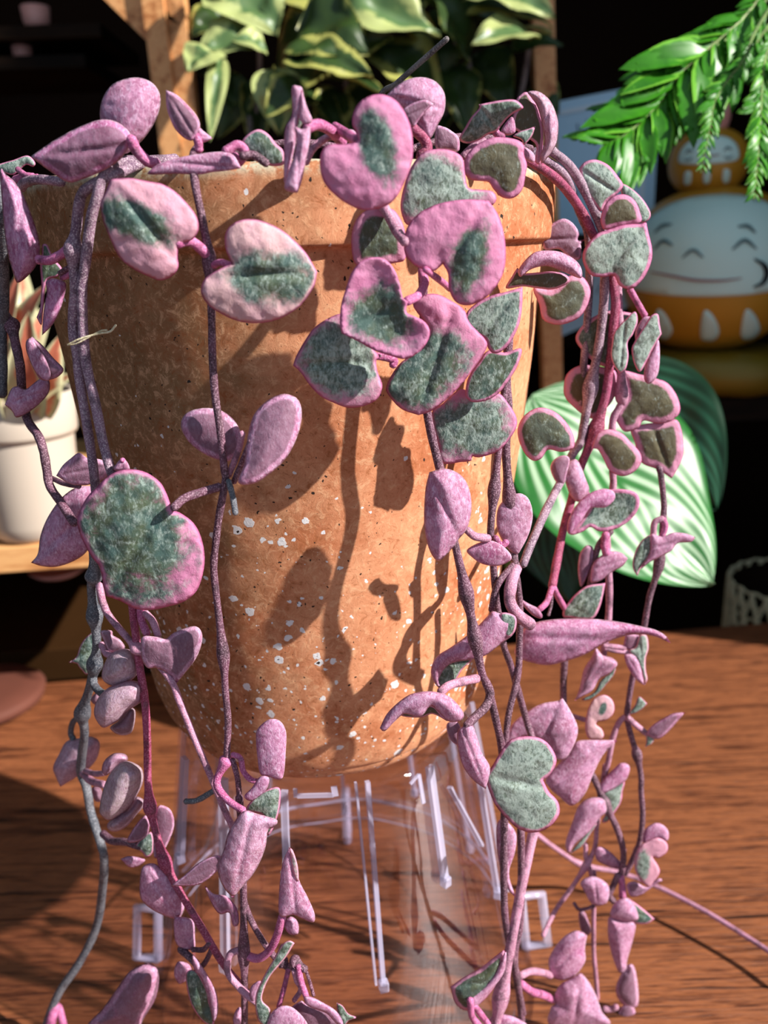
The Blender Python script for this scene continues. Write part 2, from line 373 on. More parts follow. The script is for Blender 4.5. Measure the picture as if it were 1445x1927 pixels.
def inside(Pn, B):
    x, y = Pn[:, 0], Pn[:, 1]; r = np.zeros(len(Pn), bool); j = len(B) - 1
    for i in range(len(B)):
        xi, yi = B[i]; xj, yj = B[j]
        c = ((yi > y) != (yj > y)) & (x < (xj - xi) * (y - yi) / (yj - yi + 1e-12) + xi); r ^= c; j = i
    return r
def lobe(side, Yc, pts, sharp, o, seed):
    """one blade of a leaf: outline pts, centre distance Yc (world y); returns verts, faces, mat index, attributes"""
    B = np.array(catmull(pts, 5, True, sharp)); A0 = 0.5 * abs(np.dot(B[:, 0], np.roll(B[:, 1], 1)) - np.dot(B[:, 1], np.roll(B[:, 0], 1)))
    step = min(6.0, max(2.6, math.sqrt(A0) / 24))
    seg = np.hypot(*(np.roll(B, -1, 0) - B).T); keep = []; acc = 1e9
    for i in range(len(B)):
        if acc >= step * 0.8 or (i % 5 == 0 and sharp[i // 5]): keep.append(i); acc = 0
        acc += seg[i]
    B = B[keep]
    gx, gy = np.meshgrid(np.arange(B[:, 0].min(), B[:, 0].max(), step), np.arange(B[:, 1].min(), B[:, 1].max(), step * 0.87))
    gx = gx + (np.arange(gx.shape[0]) % 2)[:, None] * step / 2
    G = np.stack([gx.ravel(), gy.ravel()], 1); G = G[inside(G, B)]
    if len(G): G = G[edge_dist(G, B) > step * 0.55]
    V2 = [Vector(p) for p in B] + [Vector(p) for p in G]; nb = len(B)
    r = delaunay_2d_cdt(V2, [(i, (i + 1) % nb) for i in range(nb)], [list(range(nb))], 1, 1e-5)
    Pn = np.array([[v.x, v.y] for v in r[0]]); F = [tuple(f) for f in r[2]]
    d = edge_dist(Pn, B); inr = max(d.max(), 1e-3); c = Pn.mean(0); size = math.sqrt(A0)
    e = d / inr; prof = 1 - (1 - e) ** 2
    dome = o.get('d', 0.10 if side != 'B' else 0.30) * size
    depth = dome * prof
    depth = depth + (o.get('tx', 0) * (Pn[:, 0] - c[0]) + o.get('ty', 0) * (Pn[:, 1] - c[1]))
    tip = [p for p, s in zip(pts, sharp) if s == 1]
    if tip and side != 'B':
        tdir = np.array(tip[0]) - c; tdir /= np.hypot(*tdir) + 1e-9
        q = Pn - c; cr = np.abs(q @ np.array([-tdir[1], tdir[0]]))
        depth = depth - (0.045 if side == 'U' else 0.05) * size * np.exp(-(cr / (0.055 * size)) ** 2) * prof
        depth = depth + o.get('f', 0.0) * cr
    wr = np.array([noise.noise(Vector((x * 0.045 + seed, y * 0.045, seed * 1.7))) + 0.5 * noise.noise(Vector((x * 0.12, y * 0.12 + seed, 3.1))) for x, y in Pn])
    depth = depth + wr * size * 0.024 * (0.4 + 0.6 * (1 - e))
    # pixels -> metres at this distance
    s = (Yc - CAM.y) / FPX * 1.05
    th = o.get('T', 0.36 if side != 'B' else 3.2) / 1000.0
    rw = 5.0 if side != 'B' else inr
    pr = np.sqrt(np.clip(1 - (1 - np.clip(d / rw, 0, 1)) ** 2, 0, 1))
    front = [at(x, y, Yc - dd * s - th * p_) for (x, y), dd, p_ in zip(Pn, depth, pr)]
    bd = d < 1e-3
    back, bi = [], {}
    for i, (x, y) in enumerate(Pn):
        if bd[i]: bi[i] = i
        else:
            bi[i] = len(Pn) + len(back); pf = front[i]
            dr = (pf - CAM).normalized(); back.append(pf + dr * (2 * th * pr[i] if side != 'B' else th * pr[i] + 2.0 * dome * prof[i] * s))
    # orientation towards the camera
    fr, bk = [], []
    for f in F:
        a, b, c3 = (Pn[f[0]], Pn[f[1]], Pn[f[2]])
        cw = (b[0] - a[0]) * (c3[1] - a[1]) - (b[1] - a[1]) * (c3[0] - a[0])
        g = f if cw < 0 else tuple(reversed(f)); fr.append(g); bk.append(tuple(bi[i] for i in reversed(g)))
    top = side in ('T',)
    mi = [0 if top else 1] * len(fr) + [1 if top else 0] * len(bk)
    if side == 'B': mi = [1] * (len(fr) + len(bk))
    g = o.get('g', 0.75 if top else 0.45)
    if 'e' in o:
        ex, ey, rx, ry, rot = o['e']; ox, oy, k = CROP[o['crop']]; ex = ox + ex / k; ey = oy + ey / k; rx /= k; ry /= k; ra = math.radians(rot)
        X = (Pn[:, 0] - ex) * math.cos(ra) + (Pn[:, 1] - ey) * math.sin(ra); Y2 = -(Pn[:, 0] - ex) * math.sin(ra) + (Pn[:, 1] - ey) * math.cos(ra)
        gm = 0.5 + 0.45 * (1 - np.hypot(X / rx, Y2 / ry)); gm = np.minimum(gm, 0.3 + e * 3)
    else:
        gm = g * np.clip(e * (2.9 if o.get('s', .45) > .3 else 1.8), 0, 1.1)
    at_f = [(max(0, float(gm[i])), o.get('t', 0.25), o.get('s', 0.45), float(e[i])) for i in range(len(Pn))]
    inner = [i for i in range(len(Pn)) if not bd[i]]
    return front + back, fr + bk, mi, at_f + [at_f[i] for i in inner]
def finish_leaf(lobes, parent, name='leaf', label=None):
    v, f, mi, at_ = [], [], [], []
    for l in lobes:
        n = len(v); v += l[0]; f += [tuple(i + n for i in q) for q in l[1]]; mi += l[2]; at_ += l[3]
    me = mesh(name, v, f, mi)
    ca = me.color_attributes.new('lf', 'FLOAT_COLOR', 'POINT')
    ca.data.foreach_set('color', np.array(at_, dtype=np.float32).ravel())
    o = link(name, me, [LT, LU], parent)
    if label: o['label'] = label
    return o
def stem_path(pts, offs, r, nodes=(), base=0.3):
    P3 = []
    last = base
    for (x, y), of in zip(pts, offs):
        last = of if of is not None else last
        P3.append((x, y, last))
    C = catmull(P3, 7)
    path, rad = [], []
    for k, p in enumerate(C):
        Y = auto_y(p[0], p[1]) - p[2] / 100.0; w = at(p[0], p[1], Y); path.append(w)
        s = (Y - CAM.y) / FPX * 1.05; rr = r * s * (1 + 0.10 * noise.noise(Vector((k * 0.31, r, p[0] * 0.01))))
        for nd in nodes:
            rr *= 1 + 0.85 * math.exp(-((k - nd * 7) / 2.2) ** 2)
        rad.append(rr)
    # smooth depth along the path
    ys = [p.y for p in path]
    for _ in range(12): ys = [ys[0]] + [(ys[i - 1] + ys[i] * 2 + ys[i + 1]) / 4 for i in range(1, len(ys) - 1)] + [ys[-1]]
    path = [at(C[i][0], C[i][1], ys[i]) for i in range(len(C))]
    return path, rad
def build_plant(data, root):
    vine = None; leaf = None; n = 0
    for ln in data.strip().splitlines():
        ln = ln.strip()
        if not ln or ln[0] == '#': continue
        head, pts = ln.split('|'); h = head.split(); op = {}
        for w in [x for x in h if '=' in x]:
            k, val = w.split('='); op[k] = [float(a) for a in val.split(',')] if ',' in val or k == 'n' else float(val)
        h = [x for x in h if '=' not in x]; n += 1
        if h[0] == '+':
            crop = leaf['crop']; p, s, _ = parse_pts(crop, pts); op['crop'] = crop
            for k in ('g', 't', 's'): op.setdefault(k, leaf['o'].get(k, None)) if leaf['o'].get(k) is not None else None
            c = np.mean(p, axis=0); leaf['l'].append(lobe(h[1], leaf['Y'] - float(h[2]) / 100, p, s, op, n)); continue
        if leaf: finish_leaf(leaf['l'], vine, 'leaf', leaf['lab']); leaf = None
        if h[0] == 'v':      # v mat r off crop | pts
            mat, r, off, crop = h[1], float(h[2]), float(h[3]), h[4]; p, s, of = parse_pts(crop, pts)
            path, rad = stem_path(p, of, r, op.get('n', ()), off)
            v, f = tube_geo(path, rad, 12); vine = link(op.get('name', 'vine'), mesh('vine', v, f), [ST[mat]], root); vine_crop = crop
        elif h[0] in ('p', 's'):    # p mat r off0 off1 crop | pts  (leaf stalk) ; s = side shoot
            mat, r, o0, o1, crop = h[1], float(h[2]), float(h[3]), float(h[4]), h[5]; p, s, of = parse_pts(crop, pts)
            of = [o0 + (o1 - o0) * i / (len(p) - 1) for i in range(len(p))]
            path, rad = stem_path(p, of, r, op.get('n', ()))
            v, f = tube_geo(path, rad, 10); link('leaf_stalk' if h[0] == 'p' else 'side_shoot', mesh('leaf_stalk', v, f), [ST[mat]], vine)
        elif h[0] == 'l':    # l side off crop | pts
            side, off, crop = h[1], float(h[2]), h[3]; p, s, _ = parse_pts(crop, pts); op['crop'] = crop
            c = np.mean(p, axis=0); Y = auto_y(c[0], c[1]) - off / 100
            leaf = dict(lab={'T': 'leaf showing its silver green face with a pink margin', 'U': 'leaf showing its pink underside', 'B': 'small swollen grey pink leaf'}[side], crop=crop, Y=Y, o=op, l=[lobe(side, Y, p, s, op, n)])
    if leaf: finish_leaf(leaf['l'], vine, 'leaf', leaf['lab'])
PLANT = '''
# --- double lavender vine over the left of the rim
v lav 9 0.4 Z | 300,306,-2.5 256,303,-0.6 222,307,0.3 196,330,0.8 182,372,1.0 171,415,1.0 160,500 154,538 155,594 161,677 180,763 194,833 208,884 228,950 240,1050 247,1130
l U 1.2 A d=.16 g=.75 t=.1 | 165,852! 240,800 300,760 430,690 550,650 640,665 700,715 714,760 690,820 640,880 560,930 450,975 370,992 270,930
p pnk 9 0.9 0.3 A | 712,755 740,815 800,875 850,890
l U 0.1 A d=.2 g=.1 t=.25 | 542,620 560,530 610,460 680,430 750,422 820,445 865,500 872,570 845,660 790,745 735,800 680,835 610,790 560,700
l U 0.6 A d=.12 g=.8 | 902,490! 960,515 1020,570 1070,630 1088,680 1075,720 1045,765 1000,750 950,700 915,620 903,560
+ U -.2 g=.1 | 1075,690 1110,715 1158,752! 1130,768 1090,776 1065,750
p pnk 7 0.5 0.4 A | 1062,735 1078,775 1082,815
l U 0.9 A d=.06 g=.2 | 800,945 840,905 890,880 960,860 1060,840 1200,825 1270,845 1312,915! 1240,928 1150,938 1080,950 950,945 860,950
p pnk 8 0.7 0.3 A | 1225,825 1290,790 1332,825 1300,880 1270,850
v lav 9 0.6 Z n=7 | 330,300,-2.2 270,306,-0.8 221,327,0.5 180,345,0.9 156,363,1.0 148,390 144,425 138,470,1.1 141,538 138,594 138,625 144,663 152,729 166,815 176,884 183,960 178,1040
l U 2.0 R d=.25 g=.15 t=.15 | 0,325 60,380 130,440 210,560 270,700 330,870 360,1000 362,1100 330,1200 270,1280 190,1350 150,1358! 130,1310 105,1230 70,1100 40,900 15,600
p pnk 8 1.9 1.2 R | 350,1150 450,1155 540,1110 650,1040
l T 0.9 X d=.08 g=.9 t=.1 | 610,90 680,75 730,170 800,300 900,430 840,540 700,590 655,700 645,850 625,1050 600,1250 530,1135! 580,1000 590,850 600,650 578,400 600,250
+ U .3 g=.05 d=.15 | 665,620 760,570 870,590 955,640 950,760 900,950 830,1130 740,1270 610,1395! 615,1240 630,1050 655,900 680,760
p pur 5 0.9 0.9 X | 870,495 960,440 1050,385
p pnk 5 0.7 0.9 X | 900,560 980,530 1060,470
l U 0.7 D d=.15 g=.5 | 175,675! 230,720 290,790 345,850 320,890 270,910 215,905 180,840 145,760 142,700
+ U .25 g=.1 | 178,690 215,740 250,800 275,870 270,912 235,912 200,880 168,820 145,750 145,700
l U 1.0 D d=.2 g=.3 | 25,1045! 60,960 100,945 140,960 200,915 240,895 270,920 265,980 215,1040 150,1090 90,1115 65,1080
v pur 8 0.8 Z n=2 | -15,560,1.6 8,590,1.6 21,612,1.4 30,650 38,690 42,740 52,790 72,820 82,850 88,884 94,915 114,945 140,985
p pur 5 0.8 0.6 G | 285,290 350,318 430,332
l U 0.5 G d=.1 g=.6 | 305,275! 340,220 385,180 430,150 475,178 540,185 592,210 580,280 500,320 440,328 380,320
l U 0.9 G d=.14 g=.15 | 168,748! 205,700 220,600 260,500 330,400 400,345 460,330 520,345 540,450 520,600 470,690 400,740 310,770 230,768
v gry 10 2.2 Z | -22,300 2,380 4,452 6,520 6,575 2,620 3,680 3,742
l T 0.2 R d=.08 g=1.0 t=.2 s=.9 | -20,290 120,245 250,205 320,270 300,310 240,290 180,340 120,380 60,370 -10,335
p pnk 7 0.4 0 R | 140,430 220,400 300,400
p lav 8 0.4 0.4 R | 190,500 230,450 330,425 450,430 560,445
p pnk 5 0.5 0.2 R | 160,330 210,370 270,400 340,400
# --- big green heart in front, left
v pur 7 0.6 Z n=5,16 | 366,300,-2.4 372,280,-1.0 364,293,0.6 367,346,0.9 381,415,0.9 394,492,0.9 398,590 400,677 405,746 415,815 422,884,0.8 424,905 412,973 405,1030 402,1070 408,1129 420,1232 424,1300 429,1358 427,1415 428,1432
l T 1.9 A d=.10 t=.55 e=740,1210,250,105,25 | 600,975! 700,968 800,985 880,1000 950,1040 1020,1110 1070,1180 1080,1250 1050,1300 1010,1320 970,1342^ 965,1400 970,1450 940,1500 870,1525 800,1500 720,1460 650,1400 600,1300 560,1200 545,1110 570,1050
p pnk 9 1.7 0.9 A | 965,1325 1030,1310 1090,1350 1138,1400
l T 1.7 Z d=.08 t=.9 e=512,522,88,52,5 s=.6 | 378,550 385,525 410,508 436,496^ 425,470 424,440 440,420 470,412 505,420 540,440 575,475 597,512! 590,540 565,575 530,598 490,608 450,605 415,590 390,572
p pnk 6 0.9 1.5 Z | 397,502 414,494 436,500
l U 0.4 Z d=.15 g=.7 | 340,800 350,778 380,768 415,772 440,790 455,820 452,850 430,868 400,862 370,845 350,825
l U 1.1 Z d=.15 g=.7 ty=.3 | 448,908 460,870 466,820 478,780 505,752 535,741 560,751 568,780 560,820 540,860 510,890 478,910
p mau 6 0.6 1.0 Z | 430,895 448,850 456,815
p pur 6 0.6 1.2 Z | 440,907 456,870 472,830
s gry 6 0.9 1.3 Z | 430,905 438,935 443,966
l T 2.2 G d=.08 t=.05 s=.5 T=.8 e=715,590,320,400,-14 | 520,345 570,290 640,250 720,240 800,260 870,310 905,370 925,425 940,462^ 985,480 1050,530 1090,600 1112,700 1105,800 1070,900 1000,960 900,990 820,1005 740,1000 660,960 578,930! 560,860 540,770 500,720 460,650 430,580 420,510 450,430 490,370
p pur 8 2.0 0.8 G | 945,450 1000,400 1080,370 1195,335
p pnk 5 0.8 1.0 G | 645,250 655,215 668,190
l U 1.0 G g=.1 | 620,245 640,200 668,176! 695,205 702,245
l U 1.0 T d=.1 g=.1 t=.2 | 345,120 350,80 390,46 430,50 453,90 452,160 445,240 430,262 390,250 360,240 350,180
+ T .05 d=.03 g=1.6 | 372,130 390,110 405,150 400,210 385,235 370,200
+ U .1 d=.1 | 360,250 392,255 380,300 330,337 303,320 330,290
p pnk 6 0.8 0.9 T | 262,170 290,185 300,230 330,262 372,268
s pnk 8 0.8 1.6 T n=0 | 240,190 205,270 240,330 300,372
s pur 6 0.8 0.8 T | 262,190 280,260 288,350
l U 2.0 K d=.16 g=.1 t=.35 | 945,55 1000,65 1078,90 1060,120 1040,130 1030,200 990,290 940,350 905,392! 868,350 845,280 870,200 890,130
l T 1.0 T d=.1 g=1.3 s=.9 | 310,370 345,320 400,290 432,295 430,360 410,430 385,460 370,390
l U 1.1 K d=.1 g=.8 | 662,345! 720,300 780,250 850,225 862,265 800,325 750,345
l U 1.0 K d=.1 g=.5 | 795,345 830,375 880,385 920,430 928,490 905,500 890,450 855,455 825,420
# --- lower continuation of the middle-left vine
v pur 8 0.9 Z n=3 | 450,1500 456,1580 458,1667 459,1793 460,1850 460,1960
s pur 7 0.8 0.9 Z | 455,1660 462,1705 482,1750 512,1795 540,1820
s pnk 9 0.9 1.4 T | 310,890 355,900 395,870 420,820 440,750
l U 1.6 T d=.12 g=.3 | 465,500! 485,545 500,620 530,680 555,740 550,772 510,758 480,745 430,748 428,660 440,560
+ T .1 d=.04 g=.5 s=.8 t=.5 | 463,502! 478,515 495,570 497,628 480,600 470,545
l U 1.2 T d=.2 g=.3 | 445,770 470,750 495,770 496,812 468,815 450,795
l T 1.7 T d=.05 g=.9 s=.8 t=.6 | 440,850 465,836 484,845! 450,900 400,960 375,1010 368,1050 395,1080 398,1120 380,1145 350,1115 343,1040 370,970 410,900
+ U -.1 | 425,870 438,848 445,860 410,905 395,930
l U 1.7 T d=.14 g=.2 | 392,1110 430,1072 480,1078 530,1135 520,1180 390,1180
l U 1.5 Q d=.1 g=.1 | 830,1195 900,1200 1000,1250 1100,1310 1160,1380 1185,1460 1120,1440 1030,1350 900,1300 840,1260
+ U -.25 g=1.3 | 690,1320 800,1235 850,1265 1000,1310 1120,1400 1150,1470 850,1480 760,1380
l T 1.2 Q d=.1 g=1.2 s=.8 | 1125,1250! 1180,1280 1230,1350 1305,1385 1230,1420 1180,1465 1130,1350
s pur 8 1.0 1.2 Q n=0,2 | 640,890 690,930 750,880 800,920 840,950
p pnk 6 1.1 1.2 Q | 690,940 645,1130 600,1290
p mau 6 1.2 1.2 Q | 735,960 760,1050 800,1130 740,1230
p pnk 7 1.2 1.4 Q | 775,910 800,1050 850,1200
p pur 4 1.2 1.2 Q | 845,960 880,1060 915,1185
s mau 8 0.9 1.5 K | 950,590 895,610 885,680 935,745 1000,800
l U 1.5 Q g=.2 | 340,1120 400,1060 448,1052! 430,1130 380,1250 340,1210
l U 1.3 Q d=.25 g=.1 | 185,1440 200,1340 240,1290 262,1320 250,1460
# --- crimson vine and the grey shoot with bead leaves
v red 8 0.7 Z n=6,8 | 246,1110 254,1185 263,1254 273,1323 277,1392 278,1461 282,1517 291,1558 310,1621 339,1679 383,1752 421,1815 465,1868 500,1900
l U 0.7 I d=.1 g=.8 t=.3 | 770,145 840,138 900,150 940,120 1000,95 1060,82 1095,110 1098,170 1070,250 1020,320 960,392! 910,340 850,310 800,308 770,250
p pnk 8 0.6 0.7 I | 765,-20 770,50 800,125
p mau 7 0.6 0.7 I | 790,10 830,55 860,135
l U 0.5 I d=.15 g=.6 | 690,1250 740,1160 790,1110 815,1150 800,1220 750,1255
l U 0.3 I d=.1 g=.9 | 852,1070 910,1066 942,1110 945,1180 910,1270 870,1330 838,1340 835,1230
l T 0.3 I d=.1 g=.9 s=.8 | 735,1275 820,1200 835,1300 800,1340 770,1310
l U 0.8 I d=.15 g=.2 | 655,1348! 700,1332 760,1340 790,1355 750,1390 700,1392
l U 1.0 K d=.2 g=.35 | 555,270 600,258 650,300 700,350 716,430 695,478! 640,462 580,430 545,390 543,320
l U 0.7 K d=.15 g=.4 | 675,475 700,465 750,480 757,540 755,590 710,590 680,560
l U 0.6 K d=.2 g=.4 | 676,690 690,640 735,650 742,690 700,727
l T 1.0 K d=.1 g=1.3 s=.5 | 722,690 760,675 800,740 815,800 832,881 790,875 740,800
+ U .2 d=.1 g=.1 | 750,615 800,680 842,765 846,840 828,882! 812,800 785,710 752,665
p pur 6 0.7 0.8 K | 750,592 790,592 812,568
p pur 6 0.6 0.8 K | 822,592 795,645 762,672
s pur 8 0.8 1.0 K | 700,590 735,620 765,650
v gry 9 0.9 Z n=1,3,5,7 | 176,1040 176,1085 172,1105 178,1160 182,1208 178,1250 170,1290 155,1342 159,1378 152,1448 163,1482 170,1524,0.9 180,1558 190,1589 196,1616 194,1660 182,1742 150,1810 111,1868 88,1925 75,1975
s gry 8 0.9 1.2 I | 505,340 512,400 545,440 575,455
s gry 6 0.9 0.9 I n=0 | 450,565 400,600 385,660 400,700
l T 0.8 U d=.1 g=1.2 s=.7 t=.6 | 566,1300! 630,1250 660,1160 710,1090 770,1050 800,1100 790,1200 760,1300 720,1400 660,1350 630,1310
l U 0.7 U d=.2 g=.6 t=.4 | 830,1040 920,1036 932,1075 990,1110 1030,1170 1000,1205 900,1210 850,1120
l B 0.9 I g=.4 t=.7 | 553,360 570,280 610,225 680,205 730,228 752,290 742,350 690,390 640,408 590,400
p mau 7 0.9 1.1 I | 552,180 575,225 605,245
l B 1.3 I g=.3 t=.6 | 513,570 520,500 560,440 620,400 700,376 760,390 778,430 763,500! 700,540 650,590 600,620 555,632
l B 0.8 I g=.8 t=.7 | 598,635 650,590 700,530 735,540 732,610 710,665 650,674
l B 0.9 I g=.4 t=.5 T=2 | 288,850 320,780 360,710 430,690 500,683 542,715 532,790 490,850 420,900 328,957! 305,905
l B 0.8 I g=.2 t=.4 | 553,860 570,810 620,773 680,778 693,812 640,840 600,880 570,895
l B 1.3 I g=.4 t=.75 | 540,1080 560,970 600,880 660,820 720,822 772,860 777,930 740,1010 700,1070 640,1120 588,1138 550,1112
l B 1.0 I g=.5 t=.6 T=2 | 583,1160 620,1120 700,1070 740,1010 785,1030 785,1060 740,1110 690,1170 630,1200 590,1190
l B 0.7 I g=.9 t=.4 | 500,960 550,965 555,1030 515,1030
l B 0.7 I g=1 t=.5 | 492,480 530,440 548,480 520,510
p mau 8 0.9 1.2 I | 450,880 500,925 570,945
p mau 6 0.9 1.0 I | 465,870 520,885 570,880
s pur 8 0.9 0.5 I | 560,1210 610,1250 680,1255 760,1280
p pnk 12 0.9 1.2 K | 220,815 205,850 190,900
p pnk 8 0.9 1.2 K | 228,815 238,850 250,900
l U 2.2 K d=.3 g=.55 | 340,900 400,820 450,750 500,680 560,648 608,662 612,712 590,790 560,850 520,910
+ U -.5 d=.2 g=1.3 | 560,648 600,655 618,700 605,780 565,850 530,905 560,800 585,720
v mau 7 0.5 Z n=4 | 186,1100,0.8 196,1140 208,1163 235,1195 258,1220 285,1238 322,1281 339,1323 367,1392 391,1448 408,1489 425,1530 440,1560
s gry 6 0.5 0.8 I | 1165,975 1100,1015 1060,1032 1010,1035
# --- rim centre runner
v pur 6 -0.4 Z | 400,300,-1.5 450,287 485,277 547,268 613,273 700,290 760,285 806,270 865,258 930,262 1000,280,-0.4
l T 0.3 B d=.08 g=.9 s=.7 | 15,770 60,720 110,703 160,730 200,780 240,820 242,895 150,898 90,845 40,830
p pur 7 0.6 0.5 B | 15,850 80,845 150,890
l U 1.6 B d=.1 g=.1 t=.3 | 285,480 318,466 345,485 350,560 325,640 310,760 290,860 268,950 245,1000 243,850 250,700 288,620
+ U .1 g=.1 | 340,490 368,580 398,655 362,680 325,640 330,560
+ T -.2 g=1.6 | 320,640 345,660 330,700 305,760 280,900 272,840
+ U .25 g=.1 d=.14 | 300,690 340,702 385,690 382,780 362,880 342,980 318,1048! 280,1045 245,1020 268,930 300,840 312,760
p pnk 9 1.7 0.3 B | 372,695 430,678 500,712 560,775
p mau 6 0.4 0.2 B | 362,885 400,810 470,752 525,742
l U 0.8 B g=.1 | 512,673! 570,700 625,710 642,760 600,778 560,735
l T 2.4 B d=.07 t=.05 s=.5 e=750,790,95,200,-18 | 615,680 620,620 650,560 710,522 780,514 850,545 900,610 935,700 945,800 935,900 890,1010 840,1090 770,1132 670,1142 590,1110 520,1060 460,990 438,900 450,820 490,787 560,785 620,777 648,760^ 635,720
p pnk 8 2.2 0.4 B | 648,765 600,740 520,690
l U 0.2 B d=.2 g=.3 | 798,520! 850,470 920,430 1000,420 1070,445 1117,510 1117,600 1080,680 1035,757 980,720 930,680 890,600
+ U .35 d=.1 g=.9 | 890,600 940,562 1010,543 1057,565! 1020,600 980,650 945,690 905,650
p red 9 0.3 0.3 B | 940,695 1000,750 1022,810 985,850
l T 1.1 B d=.06 s=1.0 t=.2 e=1080,1040,230,200,0 | 878,1100 900,1000 940,900 1000,830 1080,810 1160,820 1215,860 1228,940 1245,1020 1300,1030 1380,1042 1398,1090 1350,1130 1200,1160 1000,1200 920,1227 885,1170
l T 0.4 B d=.08 g=1.0 s=.3 | 612,1270 640,1190 700,1140 790,1130 850,1150 900,1250 905,1400 850,1430 720,1445 640,1445 614,1380
p mau 9 0.5 1.8 B | 770,1100 820,1185 860,1262 902,1315
l T 1.6 S d=.08 g=1.15 s=.15 t=.1 | 246,790 270,700 330,620 420,560 520,523 650,525 750,550 800,600 797,670 812,720 827,780 812,870 790,980 740,1050 670,1080 590,1060 520,990 480,930 420,920 330,910 268,865
l T 0.9 S d=.1 g=1.3 s=.8 t=.2 ty=-.4 | 213,530 260,440 320,340 390,260 392,225! 470,208 600,185 720,183 792,245 770,272 700,310 640,360 590,420 550,470 470,500 400,545 310,577 240,568
l T 0.4 S d=.05 g=1.4 s=.1 | 730,180 780,125 830,113 870,170 920,240 945,330 970,430 972,550 950,752 900,740 910,600 850,540 760,480 698,430 700,330 730,260
+ U .15 d=.2 g=.1 t=.5 | 830,113 920,103 1000,150 1060,230 1102,350 1110,450 1092,580 1050,660 958,768! 945,700 985,560 965,420 935,290 890,190
l T 1.3 S g=.8 s=.8 | 698,510 760,470 820,450 902,423! 872,510 800,592 780,550 740,530
l U -0.8 S g=.8 | 0,430 80,430 150,470 205,520 217,600 200,650 100,640 0,620
l U 0.2 S g=.1 t=.3 | 590,460 690,335 722,470 640,505
l U 0.2 S g=.1 t=.3 | 790,610 860,640 902,700 880,752 800,710
p pnk 6 0.6 0.8 S | 540,470 562,500 605,518
p mau 7 0 0.3 S | 250,700 340,612 440,560
# --- right front vine
v pur 8 0.8 Z n=9,10 | 775,330,0.2 790,400,0.3 795,500 798,620 800,720 804,777 815,832 831,897 855,1018,0.9 877,1115 894,1202,1.0 907,1268,1.0 917,1290 936,1368 945,1416 949,1500 948,1670 953,1747 972,1835 981,1912 984,1960
l T 2.4 Z d=.07 t=.05 s=.4 e=882,490,36,76,20 | 760,470 765,430 790,400 830,382 880,375 920,378! 940,410 951,460 948,510 925,550 890,573 860,570 845,545 843,515 833,497^ 815,511 790,505 770,490
p pnk 6 2.2 0.6 E | 868,310 950,370 1000,412
l T 2.0 E d=-.10 t=.0 s=.35 e=630,560,190,160,30 | 403,600 410,500 440,400 470,320 520,265 590,243 650,255 700,310 730,390 745,460 772,484^ 765,540 800,560 860,590 892,640 880,700 830,760 760,797 680,780 590,750 500,700 413,657!
p pnk 8 1.9 0.9 E | 768,482 830,450 862,385 850,315
l T 0.9 E d=.07 s=.9 t=.25 e=385,805,260,205,12 | 148,832! 165,780 210,700 260,630 330,580 410,550 480,580 560,690 600,760 640,780 602,800 610,870 634,940 610,1010 540,1050 450,1062 370,1035 300,1000 240,940 190,870
p pnk 7 1.0 1.0 E | 600,780 650,788 700,805 690,832
l T 1.2 E d=.06 g=1.2 s=.55 t=.1 e=860,860,300,190,-38 | 653,960 680,890 730,820 800,770 860,720 880,640 850,580 800,500 860,450 930,443 1010,480 1080,530 1110,600 1200,700 1190,760 1130,850 1060,940 980,1020 900,1080 830,1102! 740,1070 680,1010
l T 1.8 E d=.05 g=1.4 s=.95 t=.1 | 1073,610 1095,540 1150,490 1230,450 1310,430 1397,403! 1395,500 1380,600 1340,690 1290,750 1240,767 1210,740 1190,690 1140,670 1100,692 1080,660
l T 1.4 E d=.06 g=1.1 s=.5 t=.1 | 1085,980 1100,900 1150,820 1210,750 1300,760 1390,740 1370,830 1330,900 1270,980 1200,1022 1130,1032 1095,1012
l T 0.6 E d=.06 s=.8 t=.1 e=1130,1170,235,170,-5 | 903,1090 960,1040 1060,960 1150,1000 1260,980 1320,1040 1362,1110 1362,1170 1320,1240 1260,1300 1160,1332 1122,1325 1118,1350 1060,1357 960,1362 930,1250
l U 1.8 J d=.16 g=.2 | 133,455! 160,400 210,350 260,320 330,311 390,325 430,355 460,400 445,427 400,428 360,390 330,370 290,412 230,400 190,430 152,467
+ T -.2 g=1.4 s=.1 | 215,405 270,372 335,368 365,395 400,430 340,400 292,414
p mau 9 1.0 1.6 J | 510,262 460,272 400,290 370,315
s pur 9 1.0 1.3 J | 545,275 562,320 545,370 505,410 470,445
l U 1.4 J d=.2 g=.4 | 433,480 450,450 490,440 512,490 530,550 562,610 545,692! 500,660 460,610 440,550
+ U -.3 g=1.2 | 393,440 430,428 448,460 440,520 405,495
l U 1.0 L d=.2 g=.5 | 455,100 480,80 525,130 522,200 500,280 525,367! 495,335 468,260 455,180
v pur 7 0.4 Z n=4 | 960,620,0.2 952,700 945,780 937,853 930,921 923,1003 928,1062 935,1139 947,1212 962,1255 979,1315 992,1360 1002,1390,1.0
p mau 8 0.5 0.7 H | 370,408 400,432 452,440
l U 1.0 H d=.2 g=.15 | 203,400 206,260 222,183! 280,168 340,190 375,240 387,320 370,400 340,440 310,480 260,527 225,490
l U 0.5 H d=.1 g=.25 t=.3 | 485,400 490,320 530,280 575,265 610,290 624,350 610,420 580,480 560,502 520,470
l U 0.7 H d=.1 g=.4 | 368,485 420,455 470,450 520,480 542,520 490,547 430,540 390,515
p pnk 7 0.5 0.8 H | 478,438 500,468 522,455
l U 0.4 H d=.14 g=.35 | 228,960 250,900 310,860 390,800 450,740 470,723 520,740 557,745 550,810 500,850 440,895 380,912 300,930 260,990 285,1034 250,1012
+ T -.15 g=1.5 s=.7 | 243,970 290,920 390,905 350,950 310,1012 270,1030
